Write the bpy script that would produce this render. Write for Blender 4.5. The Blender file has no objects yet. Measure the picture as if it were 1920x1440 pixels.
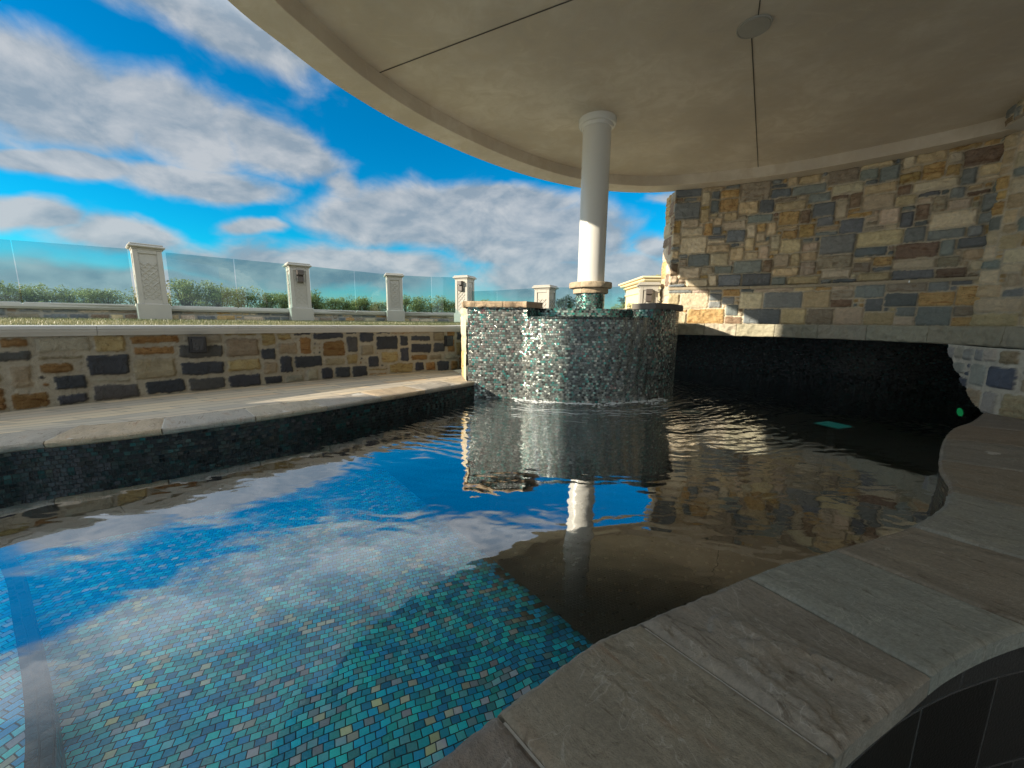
import bpy, math, random
import numpy as np
from mathutils import Matrix, Vector
random.seed(7)
SC = bpy.context.scene
COL = SC.collection
R = math.radians
EYE = 0.9
# ------------------------------------------------------------------ numpy noise
def _h(ix, iy, s):
    n = (ix.astype(np.int64)*374761393 + iy.astype(np.int64)*668265263 + s*1442695041) & 0xffffffff
    n = ((n ^ (n >> 13))*1274126177) & 0xffffffff
    n = ((n ^ (n >> 16))*2246822519) & 0xffffffff
    return ((n ^ (n >> 15)) & 0xffffff)/float(0xffffff)
def vnoise(x, y, s=0):
    x = np.asarray(x, float); y = np.asarray(y, float)
    ix, iy = np.floor(x), np.floor(y); fx, fy = x-ix, y-iy
    fx = fx*fx*(3-2*fx); fy = fy*fy*(3-2*fy)
    a = _h(ix, iy, s); b = _h(ix+1, iy, s); c = _h(ix, iy+1, s); d = _h(ix+1, iy+1, s)
    return (a*(1-fx)+b*fx)*(1-fy)+(c*(1-fx)+d*fx)*fy
def fbm(x, y, s=0, o=4):
    t = 0; a = .5; n = 0
    for i in range(o):
        t = t+a*vnoise(x*2**i+i*17.3, y*2**i-i*9.1, s+i); n += a; a *= .5
    return t/n
def sst(a, b, x):
    t = np.clip((x-a)/(b-a), 0, 1); return t*t*(3-2*t)
# ------------------------------------------------------------------ curves
def cr(pts, step=.05, closed=False):
    P = np.array(pts, float); n = len(P); out = []
    for i in range(n if closed else n-1):
        if closed: p0, p1, p2, p3 = P[i-1], P[i], P[(i+1) % n], P[(i+2) % n]
        else: p0, p1, p2, p3 = P[max(i-1, 0)], P[i], P[i+1], P[min(i+2, n-1)]
        k = max(2, int(np.linalg.norm(p2-p1)/step))
        for j in range(k):
            t = j/k
            out.append(.5*((2*p1)+(-p0+p2)*t+(2*p0-5*p1+4*p2-p3)*t*t+(-p0+3*p1-3*p2+p3)*t**3))
    if not closed: out.append(P[-1])
    return np.array(out)
def arclen(P):
    return np.concatenate([[0], np.cumsum(np.linalg.norm(np.diff(P, axis=0), axis=1))])
def resample(P, n):
    s = arclen(P); t = np.linspace(0, s[-1], n)
    return np.stack([np.interp(t, s, P[:, k]) for k in range(P.shape[1])], 1)
def normals(P):
    T = np.gradient(P, axis=0); T /= np.linalg.norm(T, axis=1)[:, None]+1e-9
    return np.stack([T[:, 1], -T[:, 0]], 1)          # right-hand side of travel
def offset(P, d): return P+normals(P)*d
# ------------------------------------------------------------------ objects
def props(o, label=None, cat=None, group=None, kind=None):
    if label: o['label'] = label
    if cat: o['category'] = cat
    if group: o['group'] = group
    if kind: o['kind'] = kind
    return o
def empty(name, loc=(0, 0, 0), rz=0, **k):
    o = bpy.data.objects.new(name, None); COL.objects.link(o); o.location = loc; o.rotation_euler = (0, 0, rz)
    o.empty_display_size = .1
    return props(o, **k)
def mesh(name, v, f, mat, parent=None, smooth=False, uv=None, col=None, loc=None, rz=0, auto=None, **k):
    me = bpy.data.meshes.new(name)
    v = np.asarray(v, float)
    me.from_pydata(v.tolist(), [], [tuple(int(i) for i in q) for q in f])
    if uv is not None:
        uv = np.asarray(uv, np.float32)
        l = me.uv_layers.new(name='UVMap'); vi = np.zeros(len(me.loops), np.int32); me.loops.foreach_get('vertex_index', vi)
        l.data.foreach_set('uv', uv[vi].ravel())
    if col is not None:
        c = np.ones((len(v), 4), np.float32); c[:, :np.asarray(col).shape[1]] = col
        a = me.color_attributes.new('Col', 'FLOAT_COLOR', 'POINT'); a.data.foreach_set('color', c.ravel())
    if smooth: me.polygons.foreach_set('use_smooth', [True]*len(me.polygons))
    me.materials.append(mat); me.update()
    o = bpy.data.objects.new(name, me); COL.objects.link(o)
    if auto: 
        try: me.set_sharp_from_angle(angle=R(auto))
        except Exception: pass
    if parent: o.parent = parent
    if loc: o.location = loc
    o.rotation_euler = (0, 0, rz)
    return props(o, **k)
def gridf(nu, nv, off=0, flip=False, wrap=False):
    f = []
    for i in range(nu-1 if not wrap else nu):
        for j in range(nv-1):
            a = off+i*nv+j; b = off+((i+1) % nu)*nv+j
            q = (a, b, b+1, a+1); f.append(q[::-1] if flip else q)
    return f
def par(o, e): o.parent = e; o.matrix_parent_inverse = Matrix.Translation(-e.location); return o
class MB:
    def __init__(s): s.v = []; s.f = []
    def add(s, v, f):
        o = len(s.v); s.v += [tuple(p) for p in v]; s.f += [tuple(i+o for i in q) for q in f]; return s
    def box(s, c, d, rz=0, bev=0.0, taper=1.0):
        x, y, z = [q/2 for q in d]; b = min(bev, x*.9, y*.9, z*.9)
        ca, sa = math.cos(rz), math.sin(rz); V = []
        if b <= 0:
            L = [(-z, x*taper, y*taper), (z, x, y)]
            for zz, xx, yy in L: V += [(-xx, -yy, zz), (xx, -yy, zz), (xx, yy, zz), (-xx, yy, zz)]
            F = [(3, 2, 1, 0), (4, 5, 6, 7)]+[(i, (i+1) % 4, (i+1) % 4+4, i+4) for i in range(4)]
        else:
            def ring(xx, yy, zz, bb): return [(-xx+bb, -yy, zz), (xx-bb, -yy, zz), (xx, -yy+bb, zz), (xx, yy-bb, zz), (xx-bb, yy, zz), (-xx+bb, yy, zz), (-xx, yy-bb, zz), (-xx, -yy+bb, zz)]
            t = taper
            V = ring((x-b)*t, (y-b)*t, -z, b*.5)+ring(x*t, y*t, -z+b, b)+ring(x, y, z-b, b)+ring(x-b, y-b, z, b*.5)
            F = [tuple(range(7, -1, -1)), tuple(range(24, 32))]
            for r in range(3): F += [(r*8+i, r*8+(i+1) % 8, r*8+8+(i+1) % 8, r*8+8+i) for i in range(8)]
        V = [(c[0]+p[0]*ca-p[1]*sa, c[1]+p[0]*sa+p[1]*ca, c[2]+p[2]) for p in V]
        return s.add(V, F)
    def tube(s, pts, rad, n=8, caps=True):
        P = [Vector(p) for p in pts]; V = []
        for i, p in enumerate(P):
            t = (P[min(i+1, len(P)-1)]-P[max(i-1, 0)]).normalized()
            a = t.orthogonal().normalized() if abs(t.z) < .95 else Vector((1, 0, 0)).cross(t).normalized()
            b = t.cross(a); r = rad[i] if hasattr(rad, '__len__') else rad
            V += [tuple(p+a*math.cos(2*math.pi*k/n)*r+b*math.sin(2*math.pi*k/n)*r) for k in range(n)]
        F = [(i*n+k, i*n+(k+1) % n, (i+1)*n+(k+1) % n, (i+1)*n+k) for i in range(len(P)-1) for k in range(n)]
        if caps: F += [tuple(range(n-1, -1, -1)), tuple(range((len(P)-1)*n, len(P)*n))]
        return s.add(V, F)
    def build(s, name, mat, parent=None, **k): return mesh(name, s.v, s.f, mat, parent, **k)
def lathe(name, prof, mat, parent=None, n=64, cx=0, cy=0, a0=0, a1=None, **k):
    full = a1 is None; a1 = 2*math.pi if full else a1
    m = n if full else n+1; V = []; UV = []
    s = 0; ss = [0]
    for i in range(1, len(prof)): s += math.dist(prof[i], prof[i-1]); ss.append(s)
    rm = max(p[0] for p in prof)
    for i in range(m):
        a = a0+(a1-a0)*i/n
        for j, (r, z) in enumerate(prof):
            V.append((cx+r*math.sin(a), cy-r*math.cos(a), z)); UV.append((a*rm, ss[j]))
    F = gridf(m, len(prof), wrap=full, flip=False)
    return mesh(name, V, F, mat, parent, uv=UV, **k)
# ------------------------------------------------------------------ node helper
class NT:
    def __init__(s, nt): s.nt = nt; nt.nodes.clear()
    def n(s, t, **k):
        nd = s.nt.nodes.new(t); ins = k.pop('i', {})
        for a, v in k.items(): setattr(nd, a, v)
        for a, v in ins.items(): s.put(nd.inputs[a], v)
        return nd
    def put(s, sock, v):
        if isinstance(v, bpy.types.NodeSocket): s.nt.links.new(v, sock)
        else:
            if sock.type == 'RGBA' and len(v) == 3: v = (*v, 1)
            sock.default_value = v
    def m(s, op, a, b=None, c=None, clamp=False):
        nd = s.nt.nodes.new('ShaderNodeMath'); nd.operation = op; nd.use_clamp = clamp
        for i, v in enumerate((a, b, c)):
            if v is not None: s.put(nd.inputs[i], v)
        return nd.outputs[0]
    def vm(s, op, a, b=None, sc=None):
        nd = s.nt.nodes.new('ShaderNodeVectorMath'); nd.operation = op; s.put(nd.inputs[0], a)
        if b is not None: s.put(nd.inputs[1], b)
        if sc is not None: s.put(nd.inputs['Scale'], sc)
        return nd.outputs['Value'] if op in ('DOT_PRODUCT', 'LENGTH', 'DISTANCE') else nd.outputs[0]
    def mix(s, f, a, b, bt='MIX'):
        nd = s.nt.nodes.new('ShaderNodeMix'); nd.data_type = 'RGBA'; nd.blend_type = bt; nd.clamp_factor = True
        s.put(nd.inputs[0], f); s.put(nd.inputs[6], a); s.put(nd.inputs[7], b); return nd.outputs[2]
    def ramp(s, f, st, interp='LINEAR'):
        nd = s.nt.nodes.new('ShaderNodeValToRGB'); cr_ = nd.color_ramp; cr_.interpolation = interp
        while len(cr_.elements) < len(st): cr_.elements.new(.5)
        for e, (p, c) in zip(cr_.elements, st): e.position = p; e.color = (*c, 1) if hasattr(c, '__len__') else (c, c, c, 1)
        s.put(nd.inputs[0], f); return nd.outputs[0]
    def noise(s, vec, scale, det=4, rough=.55, dist=0, out=0, dim='3D'):
        nd = s.n('ShaderNodeTexNoise', noise_dimensions=dim, i={'Scale': scale, 'Detail': det, 'Roughness': rough, 'Distortion': dist})
        s.put(nd.inputs['Vector'], vec); return nd.outputs[out]
    def sep(s, v): nd = s.n('ShaderNodeSeparateXYZ', i={0: v}); return nd.outputs
    def comb(s, x=0., y=0., z=0.): return s.n('ShaderNodeCombineXYZ', i={0: x, 1: y, 2: z}).outputs[0]
    def maprange(s, v, a, b, c=0., d=1., smooth=True):
        nd = s.n('ShaderNodeMapRange', i={0: v, 1: a, 2: b, 3: c, 4: d}); nd.interpolation_type = 'SMOOTHSTEP' if smooth else 'LINEAR'; return nd.outputs[0]
    def bump(s, h, dist=1., strength=1., normal=None):
        nd = s.n('ShaderNodeBump', i={'Strength': strength, 'Distance': dist, 'Height': h})
        if normal: s.put(nd.inputs['Normal'], normal)
        return nd.outputs[0]
    def out(s, sh): s.n('ShaderNodeOutputMaterial', i={0: sh})
    def pbsdf(s, **k):
        nd = s.n('ShaderNodeBsdfPrincipled')
        for a, v in k.items(): s.put(nd.inputs[a.replace('_', ' ')], v)
        return nd.outputs[0]
def mat(name):
    m = bpy.data.materials.new(name); m.use_nodes = True; return m, NT(m.node_tree)
def wpos(t): return t.n('ShaderNodeNewGeometry').outputs['Position']
def simple(name, c, rough=.7, var=.15, sc=4., bump=.002, bsc=60., **k):
    m, t = mat(name); p = wpos(t)
    n1 = t.noise(p, sc, 5); n2 = t.noise(p, bsc, 3)
    f = t.m('ADD', t.m('MULTIPLY', t.m('SUBTRACT', n1, .5), 2*var), 1.)
    base = t.vm('SCALE', c, sc=f) if True else c
    cv = t.n('ShaderNodeCombineColor') if False else None
    t.out(t.pbsdf(Base_Color=base, Roughness=rough, Normal=t.bump(n2, bump), **k)); return m
M = {}
M['plaster'] = None
def mk_plaster():
    m, t = mat('cast_plaster'); p = wpos(t)
    n1 = t.noise(p, .9, 6, .6); n2 = t.noise(t.vm('MULTIPLY', p, (1., 1., 1.)), 3.2, 5, .65, 1.2); n3 = t.noise(p, 90, 3)
    c = t.mix(t.maprange(n1, .3, .7), (.52, .455, .365), (.73, .66, .545))
    c = t.mix(t.maprange(n2, .35, .7, 0, .8), c, (.57, .49, .37), 'MIX')
    st_ = t.noise(t.vm('MULTIPLY', p, (1.6, 5., 1.)), 1., 5, .6, 2.); c = t.mix(t.maprange(st_, .55, .75, 0, .25), c, (.78, .72, .60))
    c = t.mix(t.maprange(n2, .62, .8, 0, .35), c, (.75, .70, .60))
    b = t.bump(n3, .0012, normal=t.bump(n2, .006))
    t.out(t.pbsdf(Base_Color=c, Roughness=.62, Normal=b)); return m
M['plaster'] = mk_plaster()
def mk_mosaic(name, ramp, tw=.031, th=.026, grout=(.02, .022, .022), rough=.12, jit=.10, coat=.0, metal=.0, gw=.07, warp=0., spec=.5, drip=0., lift=.45, shade_fade=False):
    m, t = mat(name); uv = t.n('ShaderNodeUVMap').outputs[0]; g = t.sep(uv)
    u, v = g[0], g[1]
    if warp:
        w = t.noise(uv, 3., 2, out=1); ws = t.sep(w)
        u = t.m('ADD', u, t.m('MULTIPLY', t.m('SUBTRACT', ws[0], .5), warp)); v = t.m('ADD', v, t.m('MULTIPLY', t.m('SUBTRACT', ws[1], .5), warp))
    vr = t.m('DIVIDE', v, th); row = t.m('FLOOR', vr)
    off = t.m('MULTIPLY', t.m('MODULO', t.m('ABSOLUTE', row), 2.), .5)
    ur = t.m('ADD', t.m('DIVIDE', u, tw), off); cl = t.m('FLOOR', ur)
    fu = t.m('SUBTRACT', ur, cl); fv = t.m('SUBTRACT', vr, row)
    wn = t.n('ShaderNodeTexWhiteNoise', noise_dimensions='3D', i={0: t.comb(cl, row, 3.)})
    wn2 = t.n('ShaderNodeTexWhiteNoise', noise_dimensions='3D', i={0: t.comb(cl, row, 11.)})
    du = t.m('MINIMUM', fu, t.m('SUBTRACT', 1., fu)); dv = t.m('MINIMUM', fv, t.m('SUBTRACT', 1., fv))
    d = t.m('MINIMUM', t.m('MULTIPLY', du, tw/th), dv)
    mask = t.maprange(d, gw*.55, gw*1.5)
    # clusters of colour drift softly through the mosaic
    drift = t.noise(uv, 1.4, 3)
    idx = t.m('ADD', t.m('MULTIPLY', wn.outputs[0], .8), t.m('MULTIPLY', t.m('SUBTRACT', drift, .4), .7), clamp=True)
    c = t.ramp(idx, ramp, 'LINEAR')
    streak = t.noise(t.vm('MULTIPLY', uv, (160., 60., 1.)), 1., 3, .6)
    c = t.mix(t.maprange(streak, .35, .75, 0, .25), c, (.75, .85, .8), 'SOFT_LIGHT')
    val = t.m('ADD', lift, t.m('MULTIPLY', wn2.outputs[0], .95)); c = t.vm('SCALE', c, sc=val)
    if shade_fade:   # shade over the deep end painted in: the same tiles darkened tile by tile
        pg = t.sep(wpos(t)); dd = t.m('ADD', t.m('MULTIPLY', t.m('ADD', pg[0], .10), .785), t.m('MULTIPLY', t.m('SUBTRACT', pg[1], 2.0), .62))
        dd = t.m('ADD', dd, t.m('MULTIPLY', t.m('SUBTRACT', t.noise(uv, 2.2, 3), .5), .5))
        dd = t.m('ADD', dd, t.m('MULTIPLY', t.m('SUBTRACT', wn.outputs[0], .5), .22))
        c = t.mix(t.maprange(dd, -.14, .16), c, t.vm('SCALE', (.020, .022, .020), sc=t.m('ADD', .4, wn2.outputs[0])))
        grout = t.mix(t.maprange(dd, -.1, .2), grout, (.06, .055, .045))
    base = t.mix(mask, grout, c)
    jn = t.vm('SCALE', t.vm('SUBTRACT', wn.outputs[1], (.5, .5, .5)), sc=jit)
    N = t.n('ShaderNodeNewGeometry').outputs['Normal']
    cob = t.m('MULTIPLY', t.m('SUBTRACT', t.m('MULTIPLY', fu, t.m('SUBTRACT', 1., fu)), 0.), t.m('MULTIPLY', fv, t.m('SUBTRACT', 1., fv)))
    hgt = t.m('ADD', t.m('MULTIPLY', mask, .0015), t.m('ADD', t.m('MULTIPLY', cob, .006), t.m('MULTIPLY', t.noise(uv, 120., 2), .0018)))
    if drip:
        dn = t.noise(t.vm('MULTIPLY', uv, (55., 9., 1.)), 1., 3, .6, .6)
        hgt = t.m('ADD', hgt, t.m('MULTIPLY', dn, drip))
    nb = t.bump(hgt, 1., normal=t.vm('NORMALIZE', t.vm('ADD', N, jn)))
    rg = t.m('ADD', t.m('MULTIPLY', t.m('SUBTRACT', 1., mask), .5), t.m('ADD', rough, t.m('MULTIPLY', wn2.outputs[0], rough)))
    t.out(t.pbsdf(Base_Color=base, Roughness=rg, Normal=nb, Metallic=t.m('MULTIPLY', mask, metal), IOR=1.7, Specular_IOR_Level=spec)); return m
FLOOR_R = [(0., (.0, .26, .56)), (.2, (.0, .44, .78)), (.42, (.0, .66, .86)), (.6, (.02, .80, .74)), (.72, (.15, .62, .70)), (.80, (.62, .52, .60)), (.90, (.85, .80, .40)), (1., (.70, .42, .30))]
WALL_R = [(0., (.006, .008, .010)), (.3, (.014, .018, .02)), (.5, (.012, .028, .028)), (.65, (.025, .028, .025)), (.78, (.01, .07, .07)), (.88, (.05, .055, .045)), (1., (.05, .018, .025))]
SPA_R = [(0., (.03, .033, .034)), (.18, (.10, .11, .105)), (.34, (.30, .32, .30)), (.46, (.06, .07, .07)), (.60, (.50, .50, .45)), (.72, (.06, .42, .38)), (.82, (.70, .68, .60)), (.92, (.42, .18, .20)), (1., (.14, .50, .52))]
M['mos_floor'] = mk_mosaic('pool_floor_mosaic', FLOOR_R, .034, .027, grout=(.01, .04, .06), rough=.25, jit=.05, warp=.06, gw=.055, lift=.72, shade_fade=True)
M['mos_deep'] = mk_mosaic('deep_pool_mosaic', [(0., (.006, .008, .009)), (.5, (.016, .018, .016)), (.8, (.02, .018, .014)), (1., (.03, .03, .026))], .034, .027, grout=(.06, .055, .045), rough=.2, jit=.05, warp=.03, gw=.06)
M['mos_wall'] = mk_mosaic('dark_pool_wall_mosaic', WALL_R, .031, .026, rough=.12, jit=.34, metal=.0, spec=.2)
M['mos_spa'] = mk_mosaic('wet_spa_mosaic', SPA_R, .031, .026, grout=(.05, .05, .045), rough=.14, jit=.55, metal=.45, drip=.005, gw=.09, lift=.62)
M['mos_col'] = mk_mosaic('pedestal_mosaic', [(0., (.02, .03, .03)), (.35, (.03, .05, .05)), (.5, (.02, .30, .24)), (.7, (.35, .40, .36)), (.85, (.05, .30, .28)), (1., (.5, .5, .45))], .031, .026, grout=(.05, .05, .045), rough=.12, jit=.2, metal=.35)
def mk_masonry():
    m, t = mat('split_stone_masonry'); p = wpos(t)
    a = t.n('ShaderNodeVertexColor', layer_name='Col'); base, ty = a.outputs[0], a.outputs[1]
    n1 = t.noise(p, 22, 6, .65, .6); n2 = t.noise(t.vm('MULTIPLY', p, (6., 6., 26.)), 1., 5, .6, 1.); n3 = t.noise(p, 140, 3)
    k = t.m('ADD', .62, t.m('MULTIPLY', n1, .76)); c = t.vm('SCALE', base, sc=k)
    rust = t.m('MULTIPLY', t.maprange(n2, .5, .66), ty, clamp=True)
    c = t.mix(t.m('MULTIPLY', rust, .8), c, t.vm('MULTIPLY', base, (.55, .34, .18)))
    pits = t.m('MULTIPLY', t.maprange(t.noise(p, 34, 5, .7), .56, .68), ty, clamp=True)
    c = t.mix(t.m('MULTIPLY', pits, .55), c, (.05, .03, .015))
    b = t.bump(n1, .022, normal=t.bump(n3, .004))
    t.out(t.pbsdf(Base_Color=c, Roughness=.82, Normal=b, Specular_IOR_Level=.3)); return m
M['masonry'] = mk_masonry()
def mk_slab():
    m, t = mat('cleft_sandstone_coping'); uv = t.n('ShaderNodeUVMap').outputs[0]
    a = t.vm('SCALE', t.n('ShaderNodeVertexColor', layer_name='Col').outputs[0], sc=.70)
    st = t.noise(t.vm('MULTIPLY', uv, (9., 2.4, 1.)), 1., 7, .62, 1.2)
    st2 = t.noise(t.vm('MULTIPLY', uv, (30., 9., 1.)), 1., 6, .72, 1.2)
    blot = t.noise(uv, 4.5, 5, .6, .5); gr = t.noise(uv, 260., 3, .7)
    c = t.vm('SCALE', a, sc=t.m('ADD', .5, st))
    c = t.mix(t.maprange(st, .56, .74, 0, .7), c, t.vm('MULTIPLY', a, (.72, .50, .36)))
    c = t.mix(t.maprange(blot, .55, .72, 0, .5), c, t.vm('MULTIPLY', a, (1.35, 1.3, 1.2)))
    c = t.vm('SCALE', c, sc=t.m('ADD', .35, t.m('MULTIPLY', t.noise(uv, 95., 5, .75), 1.3)))
    vein = t.noise(uv, 3.5, 4, .6, 1.5); c = t.mix(t.maprange(t.m('ABSOLUTE', t.m('SUBTRACT', vein, .5)), 0., .008, .30, 0.), c, (.55, .52, .45))
    c = t.mix(t.maprange(st2, .56, .68, 0, .7), c, t.vm('MULTIPLY', a, (.35, .28, .22)))
    h = t.m('ADD', t.m('MULTIPLY', st2, .0035), t.m('ADD', t.m('MULTIPLY', gr, .0022), t.m('MULTIPLY', blot, .004)))
    t.out(t.pbsdf(Base_Color=c, Roughness=.58, Normal=t.bump(h, 1.), Specular_IOR_Level=.35)); return m
M['slab'] = mk_slab()
def mk_plank():
    m, t = mat('plank_stone_paving'); uv = t.n('ShaderNodeUVMap').outputs[0]; g = t.sep(uv)
    tw, th = .62, .15; vr = t.m('DIVIDE', g[1], th); row = t.m('FLOOR', vr)
    off = t.n('ShaderNodeTexWhiteNoise', noise_dimensions='1D', i={'W': row}).outputs[0]
    ur = t.m('ADD', t.m('DIVIDE', g[0], tw), off); cl = t.m('FLOOR', ur)
    fu = t.m('SUBTRACT', ur, cl); fv = t.m('SUBTRACT', vr, row)
    du = t.m('MULTIPLY', t.m('MINIMUM', fu, t.m('SUBTRACT', 1., fu)), tw); dv = t.m('MULTIPLY', t.m('MINIMUM', fv, t.m('SUBTRACT', 1., fv)), th)
    mask = t.maprange(t.m('MINIMUM', du, dv), .003, .007)
    wn = t.n('ShaderNodeTexWhiteNoise', noise_dimensions='3D', i={0: t.comb(cl, row, 2.)}).outputs[0]
    c = t.ramp(wn, [(0, (.44, .43, .41)), (.4, (.55, .52, .46)), (.7, (.64, .57, .46)), (.9, (.48, .46, .43)), (1, (.66, .54, .40))])
    n = t.noise(t.vm('MULTIPLY', uv, (3., 30., 1.)), 1., 6, .6, .4); c = t.vm('SCALE', c, sc=t.m('ADD', .62, t.m('MULTIPLY', n, .76)))
    c = t.vm('MULTIPLY', c, (1.1, 1., .84)); c = t.mix(mask, (.13, .125, .115), c)
    t.out(t.pbsdf(Base_Color=c, Roughness=.5, Normal=t.bump(t.m('ADD', t.m('MULTIPLY', mask, .002), t.m('MULTIPLY', n, .002)), 1.))); return m
M['plank'] = mk_plank()
SPA = (.85, 5.72)
def mk_water(name, tint, ring=True):
    m, t = mat(name); p = wpos(t); g = t.sep(p)
    p2 = t.comb(g[0], g[1], 0.)
    lo = t.noise(p2, 1.1, 2, .5, .3); mid = t.noise(t.vm('MULTIPLY', p2, (1., 1.7, 1.)), 3.2, 2, .5, .4)
    h = t.m('ADD', t.m('MULTIPLY', lo, .012), t.m('MULTIPLY', mid, .0020))
    if ring:
        r = t.vm('DISTANCE', p2, (SPA[0], SPA[1], 0.)); d = t.m('SUBTRACT', r, 1.47)
        ph = t.m('ADD', t.m('MULTIPLY', d, 62.), t.m('MULTIPLY', t.noise(p2, 2.2, 3), 26.))
        amp = t.m('MULTIPLY', .0042, t.m('POWER', 2.718, t.m('MULTIPLY', t.m('MAXIMUM', d, 0.), -1.5)))
        h = t.m('ADD', h, t.m('MULTIPLY', t.m('SINE', ph), amp))
        ch = t.noise(t.vm('MULTIPLY', p2, (1., 1., 1.)), 20., 3, .6, .5)
        h = t.m('ADD', h, t.m('MULTIPLY', ch, t.m('MULTIPLY', amp, 1.6)))
        ph2 = t.m('ADD', t.m('MULTIPLY', d, 17.), t.m('MULTIPLY', t.noise(p2, 1.3, 2), 9.))
        h = t.m('ADD', h, t.m('MULTIPLY', t.m('SINE', ph2), t.m('MULTIPLY', amp, 1.2)))
    else:
        h = t.m('ADD', h, t.m('MULTIPLY', t.noise(p2, 14., 3), .006))
    N = t.bump(h, 1.)
    fr = t.n('ShaderNodeFresnel', i={'IOR': 1.34, 'Normal': N}).outputs[0]
    fac = t.ramp(fr, [(0., .02), (.024, .015), (.040, .05), (.049, .17), (.060, .46), (.15, .58), (.4, .74), (1., 1.)])
    gl = t.n('ShaderNodeBsdfGlossy', i={'Color': (.96, .98, 1., 1), 'Roughness': .015, 'Normal': N}).outputs[0]
    tr = t.n('ShaderNodeBsdfTransparent', i={'Color': (*tint, 1)}).outputs[0]
    t.out(t.n('ShaderNodeMixShader', i={0: fac, 1: tr, 2: gl}).outputs[0]); return m
M['water'] = mk_water('pool_water', (.90, .99, 1.))
M['spawater'] = mk_water('spa_water', (.7, .85, .85), False)
def mk_glass():
    m, t = mat('tinted_glass')
    fr = t.n('ShaderNodeFresnel', i={'IOR': 1.5}).outputs[0]
    fr = t.m('MULTIPLY', fr, t.m('SUBTRACT', 1., t.n('ShaderNodeNewGeometry').outputs['Backfacing']))
    gl = t.n('ShaderNodeBsdfGlossy', i={'Color': (.9, 1., 1., 1), 'Roughness': .01}).outputs[0]
    tr = t.n('ShaderNodeBsdfTransparent', i={'Color': (.68, .83, .85, 1)}).outputs[0]
    t.out(t.n('ShaderNodeMixShader', i={0: fr, 1: tr, 2: gl}).outputs[0]); return m
M['glass'] = mk_glass()
M['paint'] = simple('cream_render', (.62, .58, .48), .55, .08, 3, .0006)
M['postpaint'] = simple('cast_stone_post', (.43, .41, .36), .6, .10, 5, .001)
M['copingwhite'] = simple('cast_stone_coping', (.55, .54, .50), .55, .12, 6, .0015)
M['colpaint'] = simple('satin_column_paint', (.74, .73, .68), .22, .03, 2, .0002, 30)
M['bronze'] = simple('bronze_metal', (.10, .085, .075), .4, .15, 9, .0005)
M['black'] = simple('black_metal', (.012, .012, .014), .35, .2, 9, .0004)
M['dark'] = simple('dark_joint', (.07, .062, .05), .8)
M['house'] = simple('yellow_render', (.72, .60, .36), .7, .06, 1.5, .001)
M['wallint'] = simple('house_wall_render', (.55, .51, .43), .7, .1, 2, .001)
M['darkfloor'] = simple('dark_floor_tiles', (.06, .055, .045), .5, .3, 3, .001)
M['darkfloor'] = mk_mosaic('dark_square_tiles', [(0., (.012, .011, .009)), (1., (.022, .020, .016))], .30, .30, grout=(.028, .026, .022), rough=.35, jit=.01, gw=.012)
M['capstone'] = None
def mk_vcstone():
    m, t = mat('rock_faced_stone'); p = wpos(t); a = t.n('ShaderNodeVertexColor', layer_name='Col').outputs[0]
    n1 = t.noise(p, 14, 6, .65, .4); n3 = t.noise(p, 120, 3)
    c = t.vm('SCALE', a, sc=t.m('ADD', .6, t.m('MULTIPLY', n1, .8)))
    t.out(t.pbsdf(Base_Color=c, Roughness=.75, Normal=t.bump(n1, .012, normal=t.bump(n3, .003)))); return m
M['capstone'] = mk_vcstone()
def mk_leaf(name, c1, c2):
    m, t = mat(name); a = t.n('ShaderNodeVertexColor', layer_name='Col').outputs[0]; s = t.sep(a)[0]
    c = t.mix(s, c1, c2); p = t.n('ShaderNodeBsdfPrincipled'); t.put(p.inputs['Base Color'], c); t.put(p.inputs['Roughness'], .45)
    tl = t.n('ShaderNodeBsdfTranslucent', i={'Color': t.vm('SCALE', c, sc=1.3)}).outputs[0]
    t.out(t.n('ShaderNodeMixShader', i={0: .3, 1: p.outputs[0], 2: tl}).outputs[0]); return m
M['leaf'] = mk_leaf('shrub_leaves', (.09, .12, .045), (.48, .44, .14))
M['leafdark'] = mk_leaf('tree_leaves', (.015, .03, .018), (.06, .08, .03))
M['bark'] = simple('bark', (.10, .08, .06), .8, .3, 20)
M['grass'] = mk_leaf('lawn_blades', (.08, .11, .04), (.33, .31, .18))
M['soil'] = simple('lawn_thatch', (.20, .19, .09), .9, .4, 8, .01)
M['sea'] = simple('far_ground', (.30, .28, .22), .8, .3, .02)
def mk_foam():
    m, t = mat('white_foam'); t.out(t.pbsdf(Base_Color=(.85, .9, .92), Roughness=.35)); return m
M['foam'] = mk_foam()
def mk_sheet():
    m, t = mat('falling_water_film'); uv = t.n('ShaderNodeUVMap').outputs[0]
    n = t.noise(t.vm('MULTIPLY', uv, (38., 7., 1.)), 1., 4, .6, .8); n2 = t.noise(t.vm('MULTIPLY', uv, (110., 60., 1.)), 1., 3, .6)
    N = t.bump(t.m('ADD', t.m('MULTIPLY', n, .010), t.m('MULTIPLY', n2, .0035)), 1.)
    fr = t.n('ShaderNodeFresnel', i={'IOR': 1.33, 'Normal': N}).outputs[0]
    gl = t.n('ShaderNodeBsdfGlossy', i={'Color': (1, 1, 1, 1), 'Roughness': .06, 'Normal': N}).outputs[0]
    tr = t.n('ShaderNodeBsdfTransparent', i={'Color': (.93, .96, .96, 1)}).outputs[0]
    t.out(t.n('ShaderNodeMixShader', i={0: t.m('MULTIPLY', fr, 1.5, clamp=True), 1: tr, 2: gl}).outputs[0]); return m
M['sheet'] = mk_sheet()
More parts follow.
